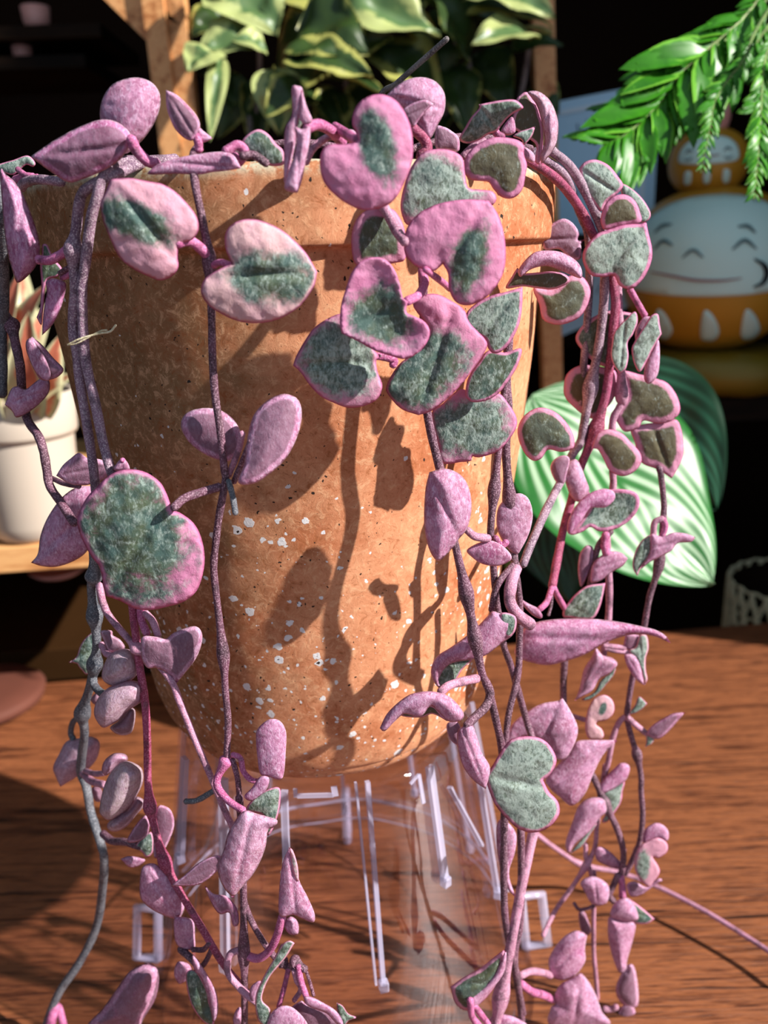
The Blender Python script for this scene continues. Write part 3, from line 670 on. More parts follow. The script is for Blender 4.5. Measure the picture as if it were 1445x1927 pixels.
+ T .1 g=.8 s=.8 | 498,733 557,743 555,802 520,822
l T 2.9 J d=.05 g=1.5 s=1.2 t=.2 | 541,642! 570,600 600,550 640,500 700,486 760,495 800,530 820,580 800,630 768,657^ 790,700 825,740 830,790 790,840 730,861 670,845 620,800 580,750 555,690
v pur 8 0.6 Z n=4 | 957,640,0.2 953,711 957,781 952,848 959,945 966,1042 971,1066,0.8
s mau 12 0.8 1.7 H | 560,555 542,610 535,680 560,730 615,775
l U 2.2 H d=.16 g=.45 t=.15 | 553,880 570,830 600,780 680,757 780,751 880,754 960,764 1040,780 1100,795 1140,818 1160,847! 1100,822 1040,813 980,820 900,850 830,890 760,915 680,933 610,920 568,905
s pur 7 0.7 0.4 H | 548,545 500,600 478,650 465,720
v pur 7 0.3 Z | 970,1075,0.5 978,1140 977,1212 974,1271 957,1344 950,1402 940,1450
l U 1.2 J d=.12 g=.45 | 625,510 640,450 690,400 760,360 830,347 838,330! 870,380 902,450 892,510 850,577 800,560 760,500 690,490
l U 1.5 J d=.14 g=.25 | 778,650 830,590 870,540 900,505 980,500 1057,502! 1000,560 960,640 930,710 880,757 830,720 795,690
# --- pale thick stem below the silver heart
v mau 11 1.3 L n=4 | 590,120 568,220 545,330 510,520 470,730 445,860
s pur 8 1.1 1.1 Z | 980,1560 981,1650 979,1735 968,1809 984,1907
l T 1.4 L d=.2 g=1.2 s=.3 | 286,692! 330,660 400,620 450,580 485,560 480,620 450,690 400,750 350,780 305,755
+ U .15 g=.1 d=.1 | 488,560 482,640 430,710 370,775 348,740 410,690 450,640
p pnk 8 1.5 1.3 L | 358,740 365,800 395,840
p pnk 7 1.4 1.3 L | 372,760 392,785 425,830
l U 1.6 L g=.2 d=.2 | 425,845 440,797 500,795 562,825 560,850
l U 1.4 P d=.22 g=.35 | 640,940 640,850 700,740 780,650 870,600 940,608 985,645! 967,760 970,870 920,960 850,1030 760,1052 690,1030 650,1000
p mau 8 1.1 1.3 P | 385,1005 470,970 560,975 650,1000
l U 1.6 P d=.2 g=.3 | 700,1260 695,1170 750,1080 850,1030 930,978! 1000,1060 1060,1170 1120,1330 1175,1460 670,1470 655,1300
p pnk 9 1.1 1.4 P | 390,1080 480,1150 580,1180 680,1225
# --- right side curtain
v red 8 0.3 Z n=11 | 960,330,-1.5 975,300,-0.4 993,301,0 1049,339 1090,391 1118,446 1144,498 1158,563 1154,614 1147,687 1139,746 1121,808 1094,874 1087,894 1077,935 1060,995 1048,1056 1039,1104
p pnk 6 0.3 0.3 M | 240,1060 200,1170 145,1225
p pnk 6 0.3 0.4 M | 255,1060 290,1130 340,1215
s pur 3 0.3 0.3 M | 240,1090 238,1180 215,1270
l U 0.4 M d=.12 g=.1 | -20,1130! 60,1180 130,1215 168,1272 150,1297 90,1270 30,1210
l T 0.5 M d=.08 g=1.2 s=.8 | 328,1230 370,1170 430,1100 520,1040 657,1021! 640,1110 610,1220 560,1297 460,1302 380,1290 330,1285
l U 0.6 M d=.2 g=.2 t=.3 | 322,150 370,80 430,60 470,120 500,200 530,300 470,382 420,382 380,330 350,250
l U 0.2 M d=.2 g=1.2 | 228,130 260,60 330,28 380,60 355,180 330,250 270,232
l T 0.8 M d=-.06 g=.9 s=.8 t=.1 | 365,620 440,560 510,470 560,380 640,310 740,290 850,300 912,340 920,420 870,510 780,580 680,618 600,617 540,587 480,622 400,647
+ U .25 g=.05 d=.1 | 358,600 380,500 450,390 540,320 640,287 720,310 728,370 660,432 560,435 520,462 480,522 430,590 380,642
p pnk 6 0.5 0.3 M | 440,210 480,270 510,330
v lav 8 0 Z n=10 | 1000,290,-1.4 1030,282,-0.6 1046,290,0 1076,318 1108,374 1132,432 1140,480 1138,525 1135,583 1125,660 1111,729 1099,798 1092,832 1077,855 1066,880 1053,910 1028,959 999,1024 984,1063
l T 0.6 F d=.06 g=1.4 s=1.1 t=.1 | 566,250 580,190 640,120 700,95 800,65 890,60 912,43! 925,110 944,190 942,260 910,340 860,400 810,417 760,390 740,345 680,350 620,345 585,310
l T 0.1 C d=.07 g=1.1 s=1.1 t=.2 | 418,915! 450,880 510,868 580,900 630,960 658,1010 620,1060 570,1100 540,1150 490,1100 440,1010
l T -.3 C d=.07 g=1.1 s=1.0 t=.2 | 650,1000 710,1030 770,1090 807,1160 790,1202 740,1205 700,1120 650,1060
l T 0.5 C d=.12 g=1.0 s=.1 t=.1 | 535,1180 560,1110 610,1065 670,1058 720,1090 748,1150 752,1210 650,1232 560,1250 537,1220
l T 0.2 F d=.1 g=1.2 s=.15 | 215,300 240,330 400,320 480,340 492,380 410,417 320,412 240,402 150,412 180,350
+ U .25 g=.3 t=.3 d=.15 | 220,305 290,225 360,206 450,215 530,260 562,310 556,357 480,330 380,292 290,307 230,350
l T -.2 F d=.1 g=1.0 s=.2 | 300,410 400,415 480,350 560,345 607,410 602,480 560,560 490,600 420,610 350,580 330,500
l U -.7 F d=.08 g=1.0 | 355,110 400,60 460,33 510,55 548,110 542,150 592,140! 560,170 557,250 500,252 440,200 358,200
v lav 7 -.3 Z | 1000,296,-1.2 1025,301,-.5 1063,332 1083,381 1097,415 1107,446 1109,521 1106,590 1099,677 1092,760
l T -.5 F d=.08 g=1.0 s=.5 | 528,680 570,610 640,560 720,533 800,540 850,560 790,620 740,700 732,830 640,822 560,745
l T -.5 F d=.08 g=1.1 s=.05 | 463,960 480,880 540,835 620,828 690,845 750,870 742,1000 650,1112 590,1112 520,1060 475,1010
l T 0.1 F d=.1 g=1.4 s=.25 | 213,1200 230,1130 280,1080 340,1060 410,1080 470,1130 517,1210 517,1280 450,1302 380,1290 340,1340 290,1347 240,1290
l T 0.5 F d=.1 g=.95 s=.05 | 618,1275 650,1200 710,1178 780,1200 830,1250 882,1310 882,1370 830,1422 770,1432 710,1400 680,1340 650,1290
v mau 7 0.1 Z n=3 | 1163,490,-.2 1163,535 1167,640 1170,745 1168,762 1155,785 1152,810 1153,891 1153,918 1142,1000 1146,1092 1145,1160 1136,1224 1134,1250
s pnk 6 0.1 -.3 F | 825,420 870,500 905,560
l T 0.8 F d=.05 g=1.2 s=1.2 t=.2 | 725,720 740,650 790,590 850,538 867,590 842,660 812,710 817,780 802,850 770,877! 740,840 720,782
l T 0.7 F d=.05 g=1.2 s=1.2 t=.2 | 833,750 850,700 900,620 940,560 977,553 987,610 997,660! 950,740 920,800 880,867 850,830
l U 0.3 F g=.2 d=.12 | 975,690 987,780 975,882 930,932 900,900 915,800
l U 0.4 F g=.5 | 855,640 900,568 945,585 865,700
l T -.2 F d=.08 g=1.0 s=.15 | 790,862 880,880 960,900 1030,928 1082,1000 1097,1080 1050,1132 980,1150 900,1132 870,1172 800,1192 760,1150 743,1090 800,1000 790,930
l T -.4 F d=.08 g=.95 s=.1 | 850,1250 830,1180 900,1150 1000,1140 1080,1128 1112,1220 1114,1320 1080,1400 1050,1447! 980,1400 900,1370 870,1330
l U 0 M d=.12 g=.6 | 443,900 460,790 510,728 562,750 560,850 520,960 470,1052 450,990
l U 0.2 M d=.15 g=.4 | 538,960 560,870 620,810 700,773 780,785 832,830! 790,890 700,940 620,1002 548,1017
p pnk 8 0.1 0.2 M | 660,640 650,720 665,790
s pur 6 0 0 Z | 1150,1000 1125,1030 1108,1110 1096,1150
s mau 5 0.1 0.1 N | 510,215 600,225 700,235
s mau 5 0.1 0.1 N | 520,240 620,262 750,280
l U 0.1 N d=.15 g=.6 | 693,230 700,150 720,110 830,125 822,190 760,252
+ T .1 g=.9 s=1.1 t=.6 | 830,125 900,125 917,240 892,330 892,440 907,520 880,577! 850,450 800,350 735,262 800,225
+ U .2 g=.4 d=.12 | 700,300 780,300 830,370 857,470 878,577! 820,540 760,470 713,380
l U 0.3 N d=.22 g=.5 t=.3 | 248,715! 290,600 330,430 400,320 440,240 500,300 590,330 634,390 560,470 470,522 410,622 330,672
+ T -.1 g=1.2 s=.8 | 310,702 420,640 480,530 560,470 622,398 602,480 540,560 460,652 370,712
v pur 6 -.2 Z n=4,12 | 1240,880 1244,898 1249,947 1248,976 1240,1061 1222,1124 1212,1180 1203,1230 1190,1276 1182,1324 1180,1353 1190,1394 1198,1419 1206,1461 1206,1489 1209,1534 1204,1582 1196,1603 1188,1623 1176,1644
p pnk 6 0 0 M | 1105,525 1122,580 1100,655
p mau 6 0 0 M | 1100,520 1040,550 1028,650
l T 0.1 M d=.08 g=1.1 s=.8 | 868,900 880,800 930,700 1010,643 1040,680 1000,800 930,910 905,968!
+ U .1 g=.4 d=.1 | 1010,643 1100,660 1180,628 1280,635 1358,665! 1320,702 1220,712 1170,770 1080,820 1000,860 930,912 1000,790
p mau 6 0 0 N | 730,870 800,935 900,1015
l T 0.1 N g=1.2 s=1 | 738,832 790,760 830,678 904,740! 860,790 790,832
l U 0.2 N d=.15 g=.6 | 898,1010 950,940 1040,880 1140,830 1248,822! 1180,900 1080,1012 1010,1062 940,1050
+ T -.1 g=.8 s=1 t=.8 | 898,1030 970,1060 940,1110 887,1137! 895,1080
s mau 6 -.2 -.2 N | 720,850 650,910 590,1060 555,1250 520,1380
l U 0 O d=.15 g=.3 t=.15 | 458,330 500,230 600,130 660,78 720,83 747,130 712,230 640,282 560,332 500,352
+ T -.1 g=1.2 s=1 | 498,360 600,300 700,238 682,330 667,430 600,540 540,612 490,602 540,500
l U 0.3 O d=.2 g=.4 t=.25 | 173,870 168,780 230,600 280,470 360,400 460,388 520,420 532,520 470,580 400,680 320,752 240,822 200,892
+ T -.1 g=1 s=1.1 | 218,872 330,740 462,600 402,702 312,832 203,902!
l U 0.4 O d=.12 g=.1 | 868,725 900,660 980,620 1050,640 1097,700 1087,782 1000,760 930,782 870,805
l T 0.6 O d=.06 g=.6 s=1.1 t=.45 e=870,1000,60,140,5 | 798,920 830,840 900,788 1000,753 1082,800 1084,880 1010,937 955,930 1000,1000 1017,1070 960,1160 920,1202 850,1150 798,1060 788,980
l U 0.3 O d=.1 g=.6 | 718,1180 790,1150 900,1200 1000,1125 1053,1138! 980,1180 850,1272 755,1285
v pur 7 0 Z n=5 | 1064,1200 1063,1225 1060,1305 1068,1380 1117,1464 1138,1513 1159,1555 1172,1596 1172,1628 1166,1652
p pnk 8 0.1 0.2 O | 665,1110 680,1200 680,1290
p pur 7 0.1 0.2 O | 640,1090 600,1180 560,1270 600,1330
l U 0.4 O d=.2 g=.15 | 298,1170 340,1120 430,1106 530,1160 562,1230 540,1340 460,1377! 390,1340 340,1250
l U 0.6 P d=.25 g=.15 | 1193,460 1220,370 1290,308 1370,310 1430,400 1447,500 1350,517 1240,490
l U 0.4 P d=.25 g=.35 | 1173,560 1190,470 1300,505 1422,520 1402,680 1350,862 1340,950 1280,982 1220,850 1180,680
l T 0.5 L g=.9 s=.5 d=.1 | 930,372 980,400 1032,445! 1000,464 950,457 918,420
l U 0.3 P d=.2 g=.7 t=.3 | 1248,1100 1300,980 1340,950 1352,908 1410,920 1447,1100 1442,1280 1340,1292 1258,1200
l U 0.3 P d=.2 g=.6 t=.3 | 1258,1460 1290,1300 1400,1268 1422,1460
p mau 7 0.3 0.4 P | 1140,1310 1200,1312 1252,1290
l U -.2 O d=.12 g=.4 | 438,850 500,838 580,890 640,950 702,1000 690,1042 600,1032 500,992 440,945
p mau 5 -.2 .1 N | 215,850 280,870 345,890
l T 0.2 N d=.06 g=.6 s=.4 t=.9 e=500,790,30,60,20 | 345,900 370,790 420,700 510,663 580,700 607,770 592,840 530,892 460,902 440,930 490,970 512,1030 480,1067 380,1062 345,990
v mau 5 -.4 Z n=4 | 1138,1440 1128,1520 1123,1555 1119,1596 1103,1628 1078,1667 1044,1715 1022,1760
s mau 5 -.4 -.4 O | 345,810 350,950 375,1010 400,1100
v mau 5 -.5 Z | 1118,1640 1117,1720 1117,1790 1122,1850 1128,1940
l U -.4 P d=.2 g=.9 | 908,440 960,428 1000,520 1022,600 990,642 930,602
s pur 4 -.4 -.4 P | 868,350 910,405 980,400 1045,375
'''
# ---------------------------------------------------------------- the setting
def st(name, g, m):
    return tag(link(name, mesh(name, *g), [m], None, False), kind='structure')
st('floor', box_geo((0.3, 0.3, -0.72), (5, 5, 0.04)), M_DARKW)
st('wall_back', box_geo((0.3, 1.25, 0.6), (5, 0.04, 2.7)), M_WALL)
st('wall_left', box_geo((-1.3, 0.3, 0.6), (0.04, 2.0, 2.7)), M_BLACK)
st('ceiling', box_geo((0.3, 0.82, 1.25), (5, 0.9, 0.04)), M_BLACK)

v_, f_ = beam_geo((0.60, 0.22, 0.27), (0.78, 1.22, 0.27), 1.96, 0.04, (1, 0, 0)); st('sun_blocking_panel', (v_, f_), M_BLACK)  # unseen panel, added and angled to keep sun off dolls and card

# ---------------------------------------------------------------- table
def plank_table():
    root = empty('wooden_table', (0.03, -0.05, 0), 'dark walnut stained wooden table under the clear plastic stand', 'table')
    a, b = Vector((-0.288, 0.294, 0)), Vector((0.364, 0.366, 0)); u = (b - a).normalized(); n = Vector((u.y, -u.x, 0))
    c = (a + b) / 2 + n * 0.44; rz = math.atan2(u.y, u.x)
    link('table_top', mesh('t', *box_geo((c.x, c.y, -0.0125), (1.0, 0.88, 0.025), rz, 0.003)), [M_TABLE], root, False)
    for sx in (-0.45, 0.45):
        for sy in (-0.36, 0.36):
            p = c + u * sx + n * sy
            link('leg', mesh('l', *box_geo((p.x, p.y, -0.3625), (0.05, 0.05, 0.675), rz, 0.003)), [M_DARKW], root, False)
plank_table()

# ---------------------------------------------------------------- terracotta pot
PX = -0.001
def pot():
    prof = [(0.0, 0.1448), (0.040, 0.1448), (0.0520, 0.1450), (0.0560, 0.1464), (0.0588, 0.1490), (0.0604, 0.1515), (0.0610, 0.1528), (0.0624, 0.1538), (0.0650, 0.1590), (0.0676, 0.1680), (0.0702, 0.182), (0.0735, 0.203), (0.0768, 0.232), (0.0800, 0.258), (0.0832, 0.284), (0.0856, 0.309), (0.0868, 0.3255),
            (0.0874, 0.3290), (0.0895, 0.3300), (0.0902, 0.3318), (0.0903, 0.340), (0.0903, 0.3475), (0.0897, 0.3500), (0.0880, 0.3513), (0.0855, 0.3514), (0.0832, 0.3503),
            (0.0822, 0.347), (0.0815, 0.335), (0.0785, 0.28), (0.067, 0.18), (0.056, 0.156), (0.0, 0.155)]
    prof = [tuple(p) for p in catmull(prof, 3)]
    v, f = lathe_geo(prof, 200, PX, 0)
    v2 = []
    for p in v:
        q = p.copy(); r = math.hypot(p.x - PX, p.y)
        if r > 0.02:
            k = noise.noise(p * 60) * 0.00035 + noise.noise(p * 240) * 0.00018
            if p.z > 0.345: k += noise.noise(p * 190) * 0.0005; q.z += noise.noise(p * 150 + Vector((5, 0, 0))) * 0.0008
            q.x += (p.x - PX) / r * k; q.y += p.y / r * k
        v2.append(q)
    root = empty('terracotta_pot', (PX, 0, 0.1448), 'large terracotta plant pot with white stone chips standing on the clear plastic stand', 'plant pot')
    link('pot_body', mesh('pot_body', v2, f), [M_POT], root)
pot()
v, f = lathe_geo([(0.0, 0.343), (0.03, 0.344), (0.06, 0.342), (0.0805, 0.340), (0.0795, 0.31), (0.0, 0.31)], 72, PX, 0)
v = [p + Vector((0, 0, noise.noise(p * 120) * 0.003)) if p.z > 0.335 else p for p in v]
tag(link('potting_soil', mesh('soil', v, f), [M_SOIL]), 'dark potting soil inside the large terracotta pot', 'soil', kind='stuff')

# ---------------------------------------------------------------- clear stand
def stand():
    SX, SY = -0.0005, 0.0
    root = empty('clear_plastic_stand', (SX, SY, 0), 'clear ribbed plastic planter turned upside down under the terracotta pot', 'plastic stand')
    R0_, R1_, ZT = 0.0612, 0.0845, 0.1446
    rad = lambda z: R1_ + (R0_ - R1_) * (z / ZT)
    prof = [(R1_ + .006, 0.0), (R1_ + .006, 0.004), (R1_ + .001, 0.0055)] + [(rad(z), z) for z in np.linspace(0.01, 0.138, 14)] + [(R0_, 0.1422), (R0_ - .003, 0.1445), (0.03, 0.1445), (0.03, 0.143), (R0_ - .0035, 0.143), (R0_ - .002, 0.140)] + \
           [(rad(z) - .0016, z) for z in np.linspace(0.136, 0.01, 14)] + [(R1_ - .0015, 0.0)]
    v, f = lathe_geo(prof, 144, SX, SY, True); link('wall', mesh('w', v, f), [M_CLEAR], root)
    def back(px, py):
        dd = ray(px, py); inside_ = False
        for k in range(6000):
            p = CAM + dd * (0.12 + k * 0.0001); r_ = math.hypot(p.x - SX, p.y - SY)
            if r_ < rad(p.z) - .001: inside_ = True
            elif inside_: return p
    for py, rr in ((1505, 0.0009), (1540, .0005), (1640, 0.0012)):
        z = back(690, py).z; R3 = rad(z) - .0016
        pth = [Vector((SX + R3 * math.cos(a), SY + R3 * math.sin(a), z + 0.0016 * noise.noise(Vector((a * 3.2, z * 9, 4))))) for a in np.linspace(.3, math.pi - .3, 70)]
        v, f = tube_geo(pth, [rr * (1 + .7 * noise.noise(Vector((i * .25, py, 0)))) for i in range(70)], 6); link('inner_ridge', mesh('r', v, f), [M_RIB], root)
    # moulded drainage slots: pairs of ribs closed by a small block; bottom pixel row from the photograph decides their length
    def hit(px, py):
        dd = ray(px, py); lo = 0.0
        for k in range(4000):
            p = CAM + dd * (0.12 + k * 0.0001)
            if math.hypot(p.x - SX, p.y - SY) <= rad(p.z): return p
        return None
    segs = []
    for x0, y0, x1, y1, w_ in ((352, 1425, 344, 1612, 2.4), (423, 1462, 427, 1815, 2.0), (536, 1485, 541, 1640, 1.4), (668, 1470, 706, 1848, .5), (690, 1468, 720, 1850, 1.0), (805, 1440, 834, 1655, 1.7), (888, 1400, 932, 1680, 1.8), (842, 1480, 902, 1590, .7)):
        A, B = hit(x0, y0), hit(x1, y1)
        if A and B: segs.append((A, B, w_))
    for deg, zb, w_ in ((95, .04, 1), (125, .03, 1), (150, .05, 1), (180, .03, 1), (210, .04, 1), (235, .03, 1), (262, .05, 1)):
        a = math.radians(deg - 90); ca, sa = math.cos(a), math.sin(a)
        segs.append((Vector((SX + ca * rad(.139), SY + sa * rad(.139), .139)), Vector((SX + ca * rad(zb), SY + sa * rad(zb), zb)), w_))
    for top, bot, w_ in segs:
        out = Vector((bot.x - SX, bot.y - SY, 0)).normalized(); az = math.atan2(out.y, out.x)
        parts = [beam_geo(top + out * .0009, bot + out * .0009, 0.0017 * w_, 0.0020, out)]
        if w_ >= .9: parts.append(box_geo(tuple(bot + out * .0012), (0.0036, 0.0036, 0.0042), az, 0.0006))
        v, f, _ = joinm(parts); link('rib', mesh('rib', v, f), [M_RIB], root, False)
    # open clip at the right of the foot and a plain one at the left
    for deg in (96, -96, 0 + 180):
        a = math.radians(deg - 90); ca, sa = math.cos(a), math.sin(a); out = Vector((ca, sa, 0)); parts = []
        b = Vector((SX, SY, 0)); r1, r2 = 0.086, 0.101
        parts.append(tube_geo([b + out * r1 + Vector((0, 0, 0.032)), b + out * (r2 - .004) + Vector((0, 0, 0.032)), b + out * r2 + Vector((0, 0, 0.002)), b + out * (r1 + .004) + Vector((0, 0, 0.002))], [0.0023] * 4, 8))
        parts.append(tube_geo([b + out * (r1 + .001) + Vector((0, 0, 0.031)), b + out * (r1 + .004) + Vector((0, 0, 0.002))], [0.0023] * 2, 8))
        v, f, _ = joinm(parts); link('clip', mesh('clip', v, f), [M_RIB], root)
    # moulded figure 1 on the wall
    def bar(p, q, w_):
        out = Vector((p.x - SX, p.y - SY, 0)).normalized(); return beam_geo(p + out * .0006, q + out * .0006, w_, .0008, out)
    v, f, _ = joinm([bar(hit(786, 1456), hit(795, 1510), .0015), bar(hit(786, 1456), hit(770, 1474), .0010)])
    link('moulded_numeral', mesh('n', v, f), [M_RIB], root, False)
    v, f, _ = joinm([bar(hit(560, 1496), hit(628, 1494), .0016), bar(hit(556, 1482), hit(557, 1498), .0014), bar(hit(628, 1478), hit(631, 1496), .0022)])
    link('slot_frame', mesh('sf', v, f), [M_RIB], root, False)
stand()

# ---------------------------------------------------------------- trailing plant
plant = empty('string_of_hearts_plant', (0, 0, 0.342), 'trailing plant with pink and silver green heart shaped leaves hanging over the terracotta pot', 'trailing plant')
build_plant(PLANT, plant)
# dry broken stem pointing up behind the rim
pts = [(712, 190), (745, 158), (790, 118), (841, 73)]
P3 = [at(x, y, y0) for (x, y), y0 in zip(pts, (-0.045, -0.05, -0.055, -0.06))]
P3 = [Vector(p) for p in catmull([at(690, 330, -0.04)] + P3, 6)]
v, f = tube_geo(P3, [0.0008] * len(P3), 10); dv = link('dry_stem', mesh('d', v, f), [ST['dry']], plant); dv['label'] = 'dry broken grey stem pointing up'
# runner lying low over the table
pts = [(985, 1548, .052), (1010, 1570, .042), (1050, 1600, .032), (1096, 1628, .024), (1161, 1641, .018), (1233, 1667, .015), (1330, 1717, .013), (1445, 1789, .011), (1520, 1840, .011)]
P3 = [Vector(p) for p in catmull([atz(x, y, z) for x, y, z in pts], 7)]
v, f = tube_geo(P3, [0.0012 + 0.0006 * math.exp(-((i - 21) / 2) ** 2) for i in range(len(P3))], 10); link('vine', mesh('runner', v, f), [ST['mau']], plant)
# straw wisp caught on the vines
P3 = [at(x, y, auto_y(150, 640) - 0.0135) for x, y in ((128, 649), (150, 638), (185, 628), (207, 624), (218, 612))]
P3 = [Vector(p) for p in catmull(P3, 5)]
g1 = tube_geo(P3, [0.00032] * len(P3), 6); P4 = [p + Vector((0.0003, 0, -0.0007 * math.sin(i * .4))) for i, p in enumerate(P3[:14])]
g2 = tube_geo(P4, [0.00025] * len(P4), 6)
tag(link('dry_grass_wisp', mesh('w', *joinm([g1, g2])[:2]), [ST['straw']]), 'thin pale dry straw caught on the two vines left of the pot', 'straw')

# ---------------------------------------------------------------- blades for the plants behind
def blade_geo(b, t, w, up, bend=0.1, fold=0.25, asym=0.5, nu=14, nv=8, wav=0.0, th=0.0004, seed=0, tone=0.5, heart=False):
    b, t = Vector(b), Vector(t); d = t - b; L = d.length; u = d.normalized(); up = Vector(up); up = (up - u * up.dot(u)).normalized(); s = u.cross(up)
    V, A = [], []
    for side in (1, -1):
        for i in range(nu + 1):
            k = i / nu
            hw = w / 2 * (math.sin(math.pi * min(1, k ** asym)) ** 0.8 if 0 < k < 1 else 0.0)
            if heart and k < 0.25: hw = max(hw, w / 2 * (0.55 + 0.45 * k / 0.25))
            for j in range(nv + 1):
                q = (j / nv - 0.5) * 2
                zoff = bend * L * math.sin(math.pi * k) * 0.8 - bend * L * k * k * 0.6 + fold * abs(q) * hw + wav * w * noise.noise(Vector((k * 4 + seed, q * 1.5, seed)))
                V.append(b + u * (L * k) + s * (q * hw) + up * (zoff + side * th * (1 - abs(q) ** 4))); A.append((k, abs(q), tone, 1))
    n = (nu + 1) * (nv + 1); F = []
    for i in range(nu):
        for j in range(nv):
            a = i * (nv + 1) + j
            F.append((a, a + 1, a + nv + 2, a + nv + 1)); F.append((n + a + nv + 1, n + a + nv + 2, n + a + 1, n + a))
    for i in range(nu):
        for j in (0, nv):
            a = i * (nv + 1) + j; c = (a, a + nv + 1, n + a + nv + 1, n + a); F.append(c if j == 0 else c[::-1])
    return V, F, A
def blades(name, gs, mat, parent):
    V, F, A = [], [], []
    for v, f, a in gs:
        n = len(V); V += v; F += [tuple(i + n for i in q) for q in f]; A += a
    me = mesh(name, V, F); ca = me.color_attributes.new('bl', 'FLOAT_COLOR', 'POINT'); ca.data.foreach_set('color', np.array(A, dtype=np.float32).ravel())
    return link(name, me, [mat], parent)
TOCAM = Vector((0.25, -0.8, 0.55))

# ---------------------------------------------------------------- wooden rack behind
def rack():
    Y = 0.44
    root = empty('wooden_rack', at(320, 350, Y), 'light pine wooden rack behind the trailing plant with variegated leaves between its posts', 'rack')
    def post(x0, y0, x1, y1, wpx, name='post', dy=0.0, m=M_PINE):
        a, b = at(x0, y0, Y + dy), at(x1, y1, Y + dy); t = (b - a).normalized(); a = a - t * 0.25; b = b + t * 0.35
        link(name, mesh(name, *beam_geo(a, b, wpx * (Y + dy - CAM.y) / FPX * 1.03, 0.018)), [m], root, False)
    post(291, 0, 327, 300, 34); post(330, 0, 362, 300, 33, dy=0.006)
    post(1019, 0, 1024, 190, 34, dy=0.03)
    link('brace', mesh('brace', *beam_geo(at(153, -106, Y + .005), at(330, 69, Y + .005), 0.036, 0.016)), [M_PINE], root, False)
    link('shelf_board', mesh('sb', *box_geo((at(690, 300, Y).x, Y + 0.08, at(690, 470, Y).z), (0.44, 0.27, 0.014), 0, 0.001)), [M_DARKW], root, False)
rack()

# ---------------------------------------------------------------- variegated plant
def vari():
    Y = 0.40
    root = empty('variegated_plant', at(690, 460, Y), 'bushy plant with green and cream variegated leaves behind the terracotta pot', 'potted plant')
    # base px, tip px, width px, tone, pale, depth
    L = [((520, 130), (735, 60), 100, .3, 0, .0), ((560, 40), (745, 20), 95, .6, 0, .02), ((560, 60), (690, 90), 100, .2, 0, -.03), ((540, 110), (700, 135), 70, .7, 0, -.05),
         ((480, -20), (820, 50), 130, .6, 0, .03), ((640, 10), (830, 60), 80, .8, 1, -.02), ((440, -30), (520, 50), 110, .7, 1, -.01), ((360, -30), (470, 10), 80, .9, 1, .0),
         ((480, 60), (370, 110), 60, .9, 1, -.03), ((500, 95), (440, 70), 42, .8, 1, -.04), ((405, 100), (352, 130), 55, 1., 1, -.05), ((415, 105), (395, 260), 26, .9, 1, -.05),
         ((520, 130), (525, 250), 60, .8, 1, -.04), ((560, 150), (500, 215), 44, .7, 0, -.05), ((585, 150), (720, 165), 62, .6, 0, .0), ((700, 90), (840, 200), 90, .8, 0, .01),
         ((560, 170), (650, 250), 52, .3, 0, .02), ((640, 170), (600, 270), 50, .6, 0, .03), ((800, -10), (890, 110), 90, .05, 0, .01), ((850, 30), (810, 150), 60, .1, 0, .04),
         ((880, -20), (1045, 20), 70, .7, 1, .0), ((880, 20), (1040, 40), 60, .9, 0, .02), ((1000, 70), (890, 75), 62, .9, 1, -.02), ((960, 95), (1060, 80), 34, .1, 0, .0),
         ((940, 70), (1040, 55), 32, .8, 1, .03), ((850, 120), (880, 250), 55, .3, 0, .03), ((780, 130), (760, 260), 60, .4, 0, .05), ((700, 160), (660, 280), 54, .5, 0, .05),
         ((450, 140), (410, 260), 50, .3, 0, .05), ((470, 150), (480, 280), 46, .4, 0, .05), ((420, 30), (360, 60), 50, .3, 0, .04), ((900, 100), (960, 200), 60, .2, 0, .06),
         ((1010, 160), (1050, 210), 36, .4, 0, .06), ((620, -40), (560, 40), 90, .5, 0, .05), ((750, -40), (760, 60), 90, .4, 0, .06), ((860, 180), (800, 280), 50, .3, 0, .06),
         ((540, 230), (590, 300), 40, .3, 0, .05), ((900, 190), (930, 270), 44, .1, 0, .06), ((380, 140), (440, 200), 44, .2, 0, .06), ((840, 60), (940, 20), 80, .15, 0, .05)]
    for i, (b, t, w, tone, pale, dy) in enumerate(L):
        Yb = Y + dy; P0, P1 = at(*b, Yb + 0.02), at(*t, Yb - 0.015 + 0.03 * random.random())
        up = TOCAM + Vector((random.uniform(-.5, .5), random.uniform(-.1, .3), random.uniform(-.3, .5)))
        g = blade_geo(P0, P1, w * 1.45 * (Yb - CAM.y) / FPX, up, 0.12, 0.25, 0.62, 18, 10, 0.14, seed=i * 1.7, tone=tone * .7 + .15)
        blades('leaf', [g], M_VARI2 if pale else M_VARI, root)
    for i, (x0, y0, x1, y1) in enumerate([(455, 320, 490, 60), (540, 320, 600, 40), (640, 320, 640, 60), (720, 320, 770, 30), (800, 330, 860, 60), (880, 330, 880, 100), (930, 320, 1000, 60), (440, 150, 470, 270)]):
        P3 = [Vector(p) for p in catmull([at(x0, y0, Y + .07), at((x0 + x1) / 2 + 12, (y0 + y1) / 2, Y + .06), at(x1, y1, Y + .04)], 6)]
        v, f = tube_geo(P3, [0.0022] * len(P3), 8); link('stem', mesh('s', v, f), [ST['dry']], root)
    pc = at(690, 325, Y + .07); z1, z0 = pc.z + .004, at(690, 470, 0.44).z + .0075
    v, f = lathe_geo([(0.0001, z0), (.085, z0), (.105, z1 - .012), (.112, z1 - .011), (.114, z1), (.106, z1), (.100, z1 - .012), (0.0001, z1 - .012)], 64, pc.x, Y + .12)
    link('pot', mesh('p', v, f), [M_TERR], root)
vari()

